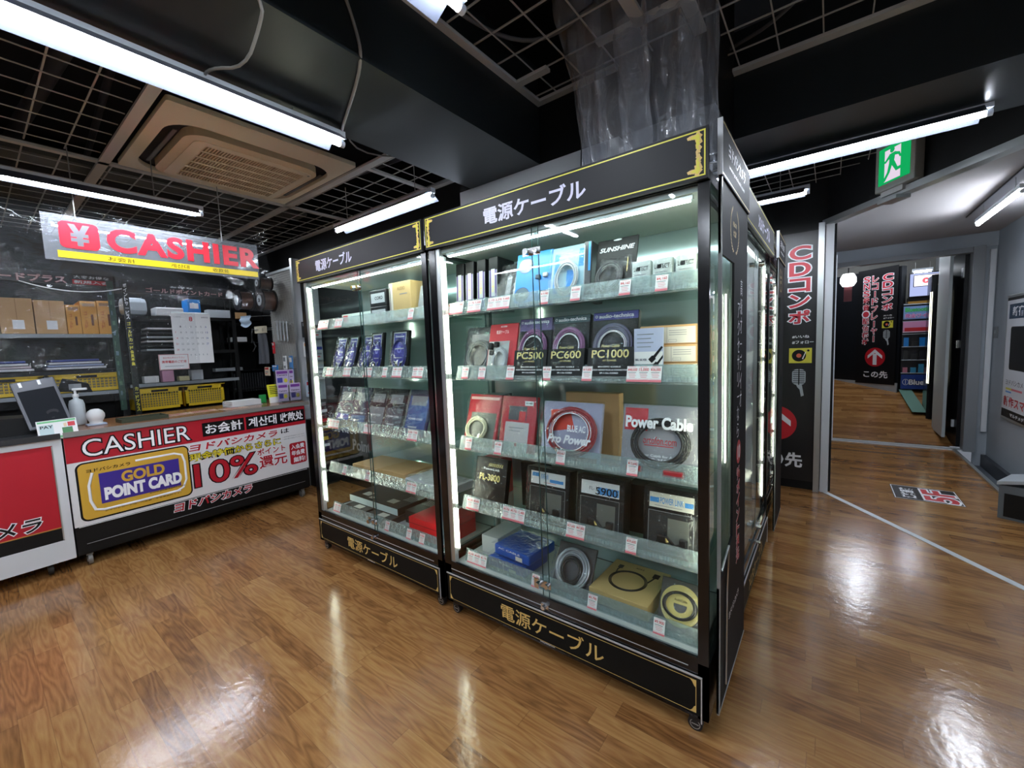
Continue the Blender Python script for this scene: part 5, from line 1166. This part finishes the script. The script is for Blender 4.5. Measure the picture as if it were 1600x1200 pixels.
# reels, bag and small goods on the pegboard
def reel(label, x, y, z, r):
    t = thing('cable_reel', label, 'reel', (x, y, z), 0)
    MB().cyl((0, -.18, 0), (0, 2.252-y, 0), .006, ALU, 8).build('hook', t)
    MB().cyl((0, -.17, 0), (0, -.155, 0), r, mat('reel_dark', (36, 32, 32), .3), 28).cyl((0, -.04, 0), (0, -.025, 0), r, mat('reel_dark', (36, 32, 32), .3), 28).build('flange', t)
    MB().cyl((0, -.155, 0), (0, -.04, 0), r*.86, mat('copper_wire', (118, 92, 80), .3, metal=.5), 28).build('winding', t)
    MB().disc(0, 0, r*.5, r*.5, -.172, LGREY, 20).disc(0, 0, r*.18, r*.18, -.173, BLKP, 14).build('label', t)
    return t
reel('left of the two large dark cable reels on the pegboard', -5.20, 2.05, 2.09, .110)
reel('right of the two large dark cable reels on the pegboard', -5.0, 2.20, 2.08, .12)
reel('small dark cable reel above the two large ones', -5.03, 2.20, 2.27, .075)
t = thing('hanging_bag', 'limp dark grey cloth bag with a cream header card', 'bag', (-5.20, 2.10, 0), .2)
MB().cyl((0, -.02, 1.79), (.03, .145, 1.79), .003, ALU, 6).build('hook', t)
MB().grid(lambda u, v: (-.09+.18*u+.01*math.sin(3*v), .008*math.sin(14*u+2*v), 1.38+.36*v), 20, 14, mat('grey_cloth', (72, 74, 80), .7)).build('cloth', t)
MB().bbox(-.10, .10, -.012, .006, 1.73, 1.81, mat('cream_header', (208, 200, 176), .5), .003).ring(.05, 1.765, .012, .016, .004, -.013, BLKP, 16).ring(-.06, 1.765, .014, .016, .003, -.013, GREYP, 16).build('header_card', t)
t = MB().grid(lambda u, v: (-.08+.16*u, .01*math.sin(9*v), .10*v-.03*math.sin(PI*u)*(1-v)), 12, 8, mat('mask_blue', (166, 186, 204), .6)).build('face_mask', None, loc=(-5.18, 1.94, 1.82), rot=(0, 0, .3)); tag(t, 'pale blue face mask hanging below the left reel', 'mask'); MB().cyl((0, 0, .09), (.02, .31, .12), .003, ALU, 6).build('hook', t)
t = MB().tube([(0, 0, 0), (.02, -.02, -.06), (-.03, 0, -.12), (.02, .01, -.2), (-.01, -.01, -.26)], .008, CABLEK).tube([(0, 0, 0), (-.03, .0, -.09), (.01, -.02, -.16)], .007, CABLEK).build('hanging_cables', None, loc=(-5.22, 2.02, 1.78)); MB().cyl((0, 0, -.01), (0, .23, -.01), .003, ALU, 6).build('hook', t); tag(t, 'tangle of black cords hanging left of the grey bag', 'cords')
for i in range(4):
    o = packet(('first', 'second', 'third', 'fourth')[i]+' clear packet from the grey bag in the pegboard row', -4.98+.075*i, 2.19, 1.86-.008*i, .06, .22, LGREY, -.35, SMOKE); o['group'] = 'clear packets hung in a row'
packet('small red and white packet beside the grey bag', -5.04, 2.16, 1.62, .05, .13, RED, 0, WHITE)
packet('white cable packet low on the pegboard', -4.86, 2.19, 1.46, .07, .22, WHITE, 0, GREYP)
packet('blue and white packet low on the pegboard, nearest the white shelf end', -4.74, 2.20, 1.46, .07, .26, mat('sky_packet', (80, 140, 200), .4), 0, WHITE)
packet('flat sky blue card under the grey bag', -5.0, 2.14, 1.36, .13, .07, CYAN, 0, PRINTW)
packet('cream tag packet under the grey bag', -5.16, 2.12, 1.34, .12, .10, mat('cream_tag', (214, 198, 172), .5), 0, RED)

# ================================================================== HANGING PLASTIC ABOVE THE RIGHT CABINET
def film(label, xa0, xa1, xb0, xb1, y, seed, zb=2.02, zt=3.12, amp=.06, ytop=None):
    r = random.Random(seed); ph = [(r.uniform(6, 34), r.uniform(1, 5), r.uniform(0, 6), r.uniform(.4, 1)) for _ in range(7)]
    cw = [(r.uniform(3, 16)*r.choice((-1, 1)), r.uniform(4, 17), r.uniform(0, 6)) for _ in range(6)]
    def fn(u, v):
        xa = xb0+(xa0-xb0)*v; xb = xb1+(xa1-xb1)*v
        n = sum(w*math.sin(a*u+b_*v+c) for a, b_, c, w in ph)/5
        cr = sum(1-abs(math.sin(p*u+q*v+s)) for p, q, s in cw)/len(cw)*2.2
        yt = y if ytop is None else y+(ytop-y)*v
        return (xa+(xb-xa)*u+.02*n, yt+amp*.6*n+.035*cr, zb+(zt-zb)*v)
    o = MB().grid(fn, 90, 84, FILM).build('plastic_film'); tag(o, label, 'plastic sheet'); return o
film('large bunched curtain of clear plastic hanging above the right cabinet', -1.07, -.60, -.84, -.58, 1.74, 5, amp=.09)
film('second fold of clear plastic, right of the bunched curtain', -.80, -.46, -.72, -.40, 1.82, 9, amp=.08)
film('narrow strip of clear plastic beside the white ceiling bar', -.52, -.38, -.56, -.37, 1.92, 12, amp=.05)
film('thin trailing fold of clear plastic left of the bunched curtain', -1.0, -.88, -.97, -.84, 1.90, 15, amp=.04)

# ================================================================== BANNERS, POSTER, FLOOR STICKER
def tall_banner(label, x0, z0, w, h, M=None, loc=None, rz=0, sm=False):
    """black banner, three columns of red lettering, arrow disc; local origin lower left, facing -Y"""
    t = thing('hanging_banner', label, 'banner', loc, rz)
    MB().box(0, w, 0, .004, 0, h, mat('banner_black', (24, 24, 26), .32)).build('sheet', t)
    k = w/.60
    cw = .105*k; R_ = mat('banner_red', (206, 52, 66), .4)
    top = h-.10*k
    b = MB()
    b.otext('CDコンポ', w-.07*k-cw-.045*k, w-.07*k, top-.66*h/2.1, top, -.001, R_, PRINTW, .03, .05, vertical=True)
    b.otext('レコードプレーヤー', w*.5-cw*.45-.03*k, w*.5+cw*.45-.03*k, top-1.22*h/2.1, top, -.001, R_, PRINTW, .02, .05, vertical=True)
    b.otext('SNS録音・配信機材', .09*k, .09*k+cw*.95, top-1.27*h/2.1, top, -.001, R_, PRINTW, .02, .05, vertical=True)
    b.build('red_lettering', t)
    az = h*.235; ax = w*.50; r = .155*k
    MB().disc(ax, az, r, r*.98, -.001, RED, 40).build('red_disc', t)
    MB().poly([(ax-.03*k, az-r*.8), (ax+.03*k, az-r*.8), (ax+.03*k, az+r*.35), (ax-.03*k, az+r*.35)], -.002, PRINTW) \
        .poly([(ax, az+r*.82), (ax-r*.72, az+r*.16), (ax-r*.72, az-r*.16), (ax, az+r*.44)], -.002, PRINTW).poly([(ax, az+r*.82), (ax, az+r*.44), (ax+r*.72, az-r*.16), (ax+r*.72, az+r*.16)], -.002, PRINTW).build('arrow', t)
    MB().text('この先', ax-.17*k, w-.10*k, h*.052, h*.115, -.001, PRINTW, .03).text('#いいね', w-.19*k, w-.07*k, h*.585, h*.597, -.001, PRINTW, .02).text('#フォロー', w-.19*k, w-.04*k, h*.562, h*.574, -.001, PRINTW, .02).build('white_lettering', t)
    q = MB().rect(w-.21*k, w-.05*k, h*.485, h*.545, -.001, YEL).disc(w-.14*k, h*.515, .05*k, .05*k, -.002, BLKP, 28).disc(w-.14*k, h*.515, .018*k, .018*k, -.003, mat('label_orange', (220, 100, 70), .4), 16)
    q.add([(w-.095*k, -.003, h*.53), (w-.09*k, -.003, h*.53), (w-.11*k, -.003, h*.50), (w-.118*k, -.003, h*.502)], [(0, 1, 2, 3)], PRINTW).disc(w-.075*k, h*.535, .009*k, .009*k, -.002, BLKP, 12); q.build('record_player_print', t)
    mx, mz = w-.135*k, h*.42
    m_ = MB().poly(rp(mx-.05*k, mx+.045*k, mz-.05*k, mz+.085*k, .035*k), -.002, LGREY)
    for i in range(7): m_.rect(mx-.044*k, mx+.039*k, mz-.035*k+.017*k*i, mz-.029*k+.017*k*i, -.003, BLKP)
    m_.rect(mx-.006*k, mx+.002*k, mz-.05*k, mz+.085*k, -.0034, BLKP).poly([(mx-.02*k, mz-.05*k), (mx+.02*k, mz-.05*k), (mx+.035*k, mz-.14*k), (mx+.015*k, mz-.15*k), (mx+.005*k, mz-.09*k), (mx-.012*k, mz-.07*k)], -.002, LGREY)
    m_.build('microphone_print', t)
    return t
tall_banner('tall black banner with red vertical lettering on the partition behind the right cabinet', 0, 0, .66, 2.32, loc=(-.735, 4.742, .08))
o = tall_banner('smaller looking black banner with red lettering seen through the far doorway', 0, 0, .66, 2.02, loc=tuple((MQ @ Vector((QL-.69, -.028, .565)))), rz=QA)
t = thing('wall_poster', 'framed white poster on the grey wall at the right edge', 'poster', (1.485, 6.74, 0), -PI/2)
MB().bbox(0, .95, .0, .014, .50, 1.80, ALU, .006).build('frame', t)
p = MB().rect(.035, .92, .53, 1.77, -.001, mat('poster_white', (222, 224, 230), .3)).rect(.035, .92, .53, .615, -.0016, BLKP).rect(.035, .92, 1.74, 1.77, -.0016, BLKP).rect(.10, .9, 1.55, 1.70, -.0016, mat('poster_navy', (34, 58, 84), .4)).text('新宿西口', .20, .85, 1.575, 1.675, -.002, PRINTW, .02)
p.poly(rp(.18, .85, 1.03, 1.47, .03), -.0016, BLKP).text('ヨドバシカメラ', .12, .70, .87, .925, -.0016, BLKP, .0).rect(.13, .30, .82, .84, -.0016, YEL).rect(.13, .30, .79, .805, -.0016, BLUL).rect(.30, .60, .82, .84, -.0016, PINK).otext('新作スマホ', .09, .85, .645, .755, -.002, RED, PRINTW, .03, .03).text('マルチメディア', .30, .85, .55, .59, -.002, PRINTW, .03)
p.build('print', t)
t = MB().bbox(0, .16, 0, .006, 0, .13, mat('switch_grey', (118, 122, 124), .4), .004).build('wall_switch', None, loc=(1.492, 7.20, 1.35), rot=(0, 0, -PI/2)); tag(t, 'grey metal switch plate beside the framed poster', 'switch')
MB().disc(.08, .07, .018, .022, -.002, LGREY, 12).build('button', t)
# floor sticker
A_ = Vector((.491, 5.333, 0)); B_ = Vector((.503, 4.877, 0)); D_ = Vector((.885, 5.19, 0)); E_ = Vector((.927, 4.862, 0))
t = thing('floor_sticker', 'black floor sticker lettered 5F in red and white', 'sticker', (.70, 5.08, .001), 0)
def onfloor(mb, z):      # lay XZ drawing on the floor: x stays, z becomes -y reading from the corridor
    mb.v = [(p[0], p[2], z+(-p[1])*.2) for p in mb.v]; return mb
onfloor(MB().box(-.215, .225, .0, .0005, -.20, .22, BLKP), .0006).build('sheet', t)
onfloor(MB().frame(-.21, .22, -.195, .215, .006, -.003, PRINTW), .001).build('border', t)
def rot180(mb, a):
    c, s = math.cos(a), math.sin(a)
    mb.v = [(p[0]*c-p[2]*s, p[1], p[0]*s+p[2]*c) for p in mb.v]; return mb
onfloor(rot180(MB().otext('5F', -.17, .17, -.20, .01, -.002, RED, PRINTW, .03, .05), PI/2), .0012).build('red_lettering', t)
onfloor(rot180(MB().text('連絡通路', -.15, .15, .06, .16, -.002, PRINTW, .03), PI/2), .0012).build('white_lettering', t)

# stair parapet at the right edge
t = thing('stair_parapet', 'low grey parapet with a pale top at the head of the stairs', 'parapet', (1.19, 5.0, 0), -.45)
MB().box(0, .30, -.30, .0, -.02, .26, mat('parapet_grey', (96, 102, 108), .5)).box(.03, .30, -.303, -.30, .02, .20, BLKM).build('wall', t)
MB().add([(-.01, -.31, .26), (.31, -.31, .34), (.31, .01, .34), (-.01, .01, .26), (-.01, -.31, .285), (.31, -.31, .365), (.31, .01, .365), (-.01, .01, .285)], [(0, 1, 2, 3), (4, 5, 6, 7), (0, 1, 5, 4), (3, 2, 6, 7), (0, 3, 7, 4), (1, 2, 6, 5)], mat('parapet_cap', (176, 182, 188), .3)).build('cap', t)

# ================================================================== THINGS BEYOND THE FAR DOORWAY
t = thing('open_door', 'black door leaf standing open beyond the far doorway', 'door', (1.285, 7.34, 0), math.radians(92))
MB().box(0, .62, -.02, .02, .02, 2.40, mat('door_black', (16, 17, 20), .4, spec=.3)).build('leaf', t)
MB().cyl((.10, .02, 1.30), (.10, .05, 1.30), .012, CHROME, 10).bbox(.02, .12, .045, .06, 1.29, 1.31, CHROME, .005).bbox(.04, .07, .02, .05, 1.24, 1.33, CHROME, .004).build('handle', t)
MB().box(.01, .09, .02, .03, 2.08, 2.2, ALU).bbox(.10, .14, .02, .045, .25, .34, LGREY, .004).build('latch', t)
t = MB().box(0, .03, 0, .66, .02, 2.62, mat('pale_panel', (176, 184, 186), .4)).build('standing_board', None, loc=(1.155, 7.44, .09)); tag(t, 'pale upright panel beyond the black door leaf', 'panel')
t = thing('lit_cabinet', 'black display cabinet with a glowing vertical strip in the far room', 'display cabinet', (1.13, 8.36, .15))
MB().box(.02, .5, 0, .5, 0, 2.1, BLK).box(0, .04, .02, .06, 0, 2.1, BLK).build('frame', t)
FS = emit('far_strip', (246, 244, 216), 1.6)
MB().box(.003, .01, -.006, .0, .56, 1.86, FS).box(-.008, -.002, .03, .05, .56, 1.86, FS).build('light_strip', t)
b = MB(); ornament(b, .06, 1.98, 1, -1, GOLD); b.build('gold_ornament', t); MB().cyl((.03, .03, -.05), (.03, .03, 0), .02, RUBBER, 10).build('caster', t)
t = thing('shelf_display', 'bright stocked shelf with a screen on top in the far room', 'shelf', (.965, 9.60, .50))
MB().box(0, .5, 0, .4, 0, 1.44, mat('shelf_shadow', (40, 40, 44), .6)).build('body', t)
for z in (.28, .50, .72, .93, 1.14, 1.42): MB().box(0, .5, -.05, 0, z-.012, z, mat('shelf_white', (190, 200, 206), .4)).build('shelf_board', t)
MB().box(0, .5, -.06, -.052, .01, .25, mat('blue_front', (30, 66, 150), .4)).otext('Bluetooth', .10, .52, .08, .17, -.062, PRINTW, BLKP, .03, .05).ring(.06, .125, .04, .05, .006, -.062, PRINTW, 20).rect(.055, .063, .09, .16, -.062, PRINTW).build('blue_front_sign', t)
b = MB()
rnd = random.Random(4)
for z in (.281, .501, .721):
    for k in range(5):
        w = rnd.uniform(.05, .085); MB().box(.02+.095*k, .02+.095*k+w, -.045, -.005, z, z+rnd.uniform(.08, .15), (mat('goods_blue', (60, 150, 190), .4), WHITE, SMOKE, mat('goods_rose', (210, 130, 150), .4), CYAN)[rnd.randrange(5)]).build('goods', t)

MB().box(0, .5, -.062, -.052, .95, 1.13, mat('pink_strip', (220, 150, 190), .4)).rect(.02, .3, .97, 1.03, -.064, RED).rect(0, .5, .955, .965, -.063, PRINTW).build('sale_sign', t)
MB().box(0, .5, -.062, -.052, 1.17, 1.38, mat('green_blue_strip', (130, 160, 210), .4)).otext('完全ワイヤレス', .02, .48, 1.19, 1.26, -.064, mat('magenta_ink', (214, 90, 170), .4), PRINTW, .03, .04).text('Bluetooth', .02, .30, 1.29, 1.36, -.064, mat('fresh_green', (70, 190, 90), .4), .04).build('sale_sign', t)
t = thing('display_screen', 'lit screen with a round play symbol above the far shelf', 'screen', (1.02, 9.56, 2.02))
MB().bbox(0, .45, 0, .05, 0, .40, BLKM, .01).build('housing', t)
MB().rect(.01, .44, .02, .38, -.001, emit('screen_glow', (150, 160, 200), .7)).rect(.05, .40, .17, .36, -.002, BLKP).rect(.06, .39, .18, .35, -.003, emit('screen_pale', (226, 220, 232), .9)).disc(.20, .265, .045, .045, -.004, emit('screen_red', (220, 90, 100), .8)).poly([(.19, .245), (.19, .285), (.22, .265)], -.005, PRINTW).build('picture', t)
MB().box(0, .5, 0, .2, -.10, -.06, mat('ochre_shelf', (150, 110, 40), .5)).box(0, .5, .02, .2, -.06, 0, BLKM).build('shelf_board', t)
t = MB().box(0, .16, 0, 1.1, 0, .004, mat('green_mat', (96, 134, 118), .7)).build('floor_mat', None, loc=(1.0, 8.5, .265), rot=(math.radians(11.8), 0, .05)); tag(t, 'green floor mat beyond the far doorway', 'mat')
for o in list(SC.objects):
    if o.type == 'MESH' and not o.parent and 'label' not in o and 'kind' not in o: print('UNLABELLED', o.name)

t = thing('card_notice_board', 'dark board with white card notice, low between the counter and the left cabinet', 'sign', (-4.54, 2.44, .38), 0)
MB().bbox(0, .85, 0, .012, 0, .52, mat('slate_board', (44, 48, 50), .4), .004).build('board', t)
MB().text('GOLD POINT CARD', .02, .80, .36, .43, -.001, PRINTW, .0).text('ご利用ください', .02, .62, .22, .30, -.001, PRINTW, .01).text('Point', .5, .82, .05, .17, -.001, GREYP, .03).build('lettering', t)
for s in (.05, .78): MB().box(s, s+.02, .0, .02, -.38, 0, BLKM).build('leg', t)
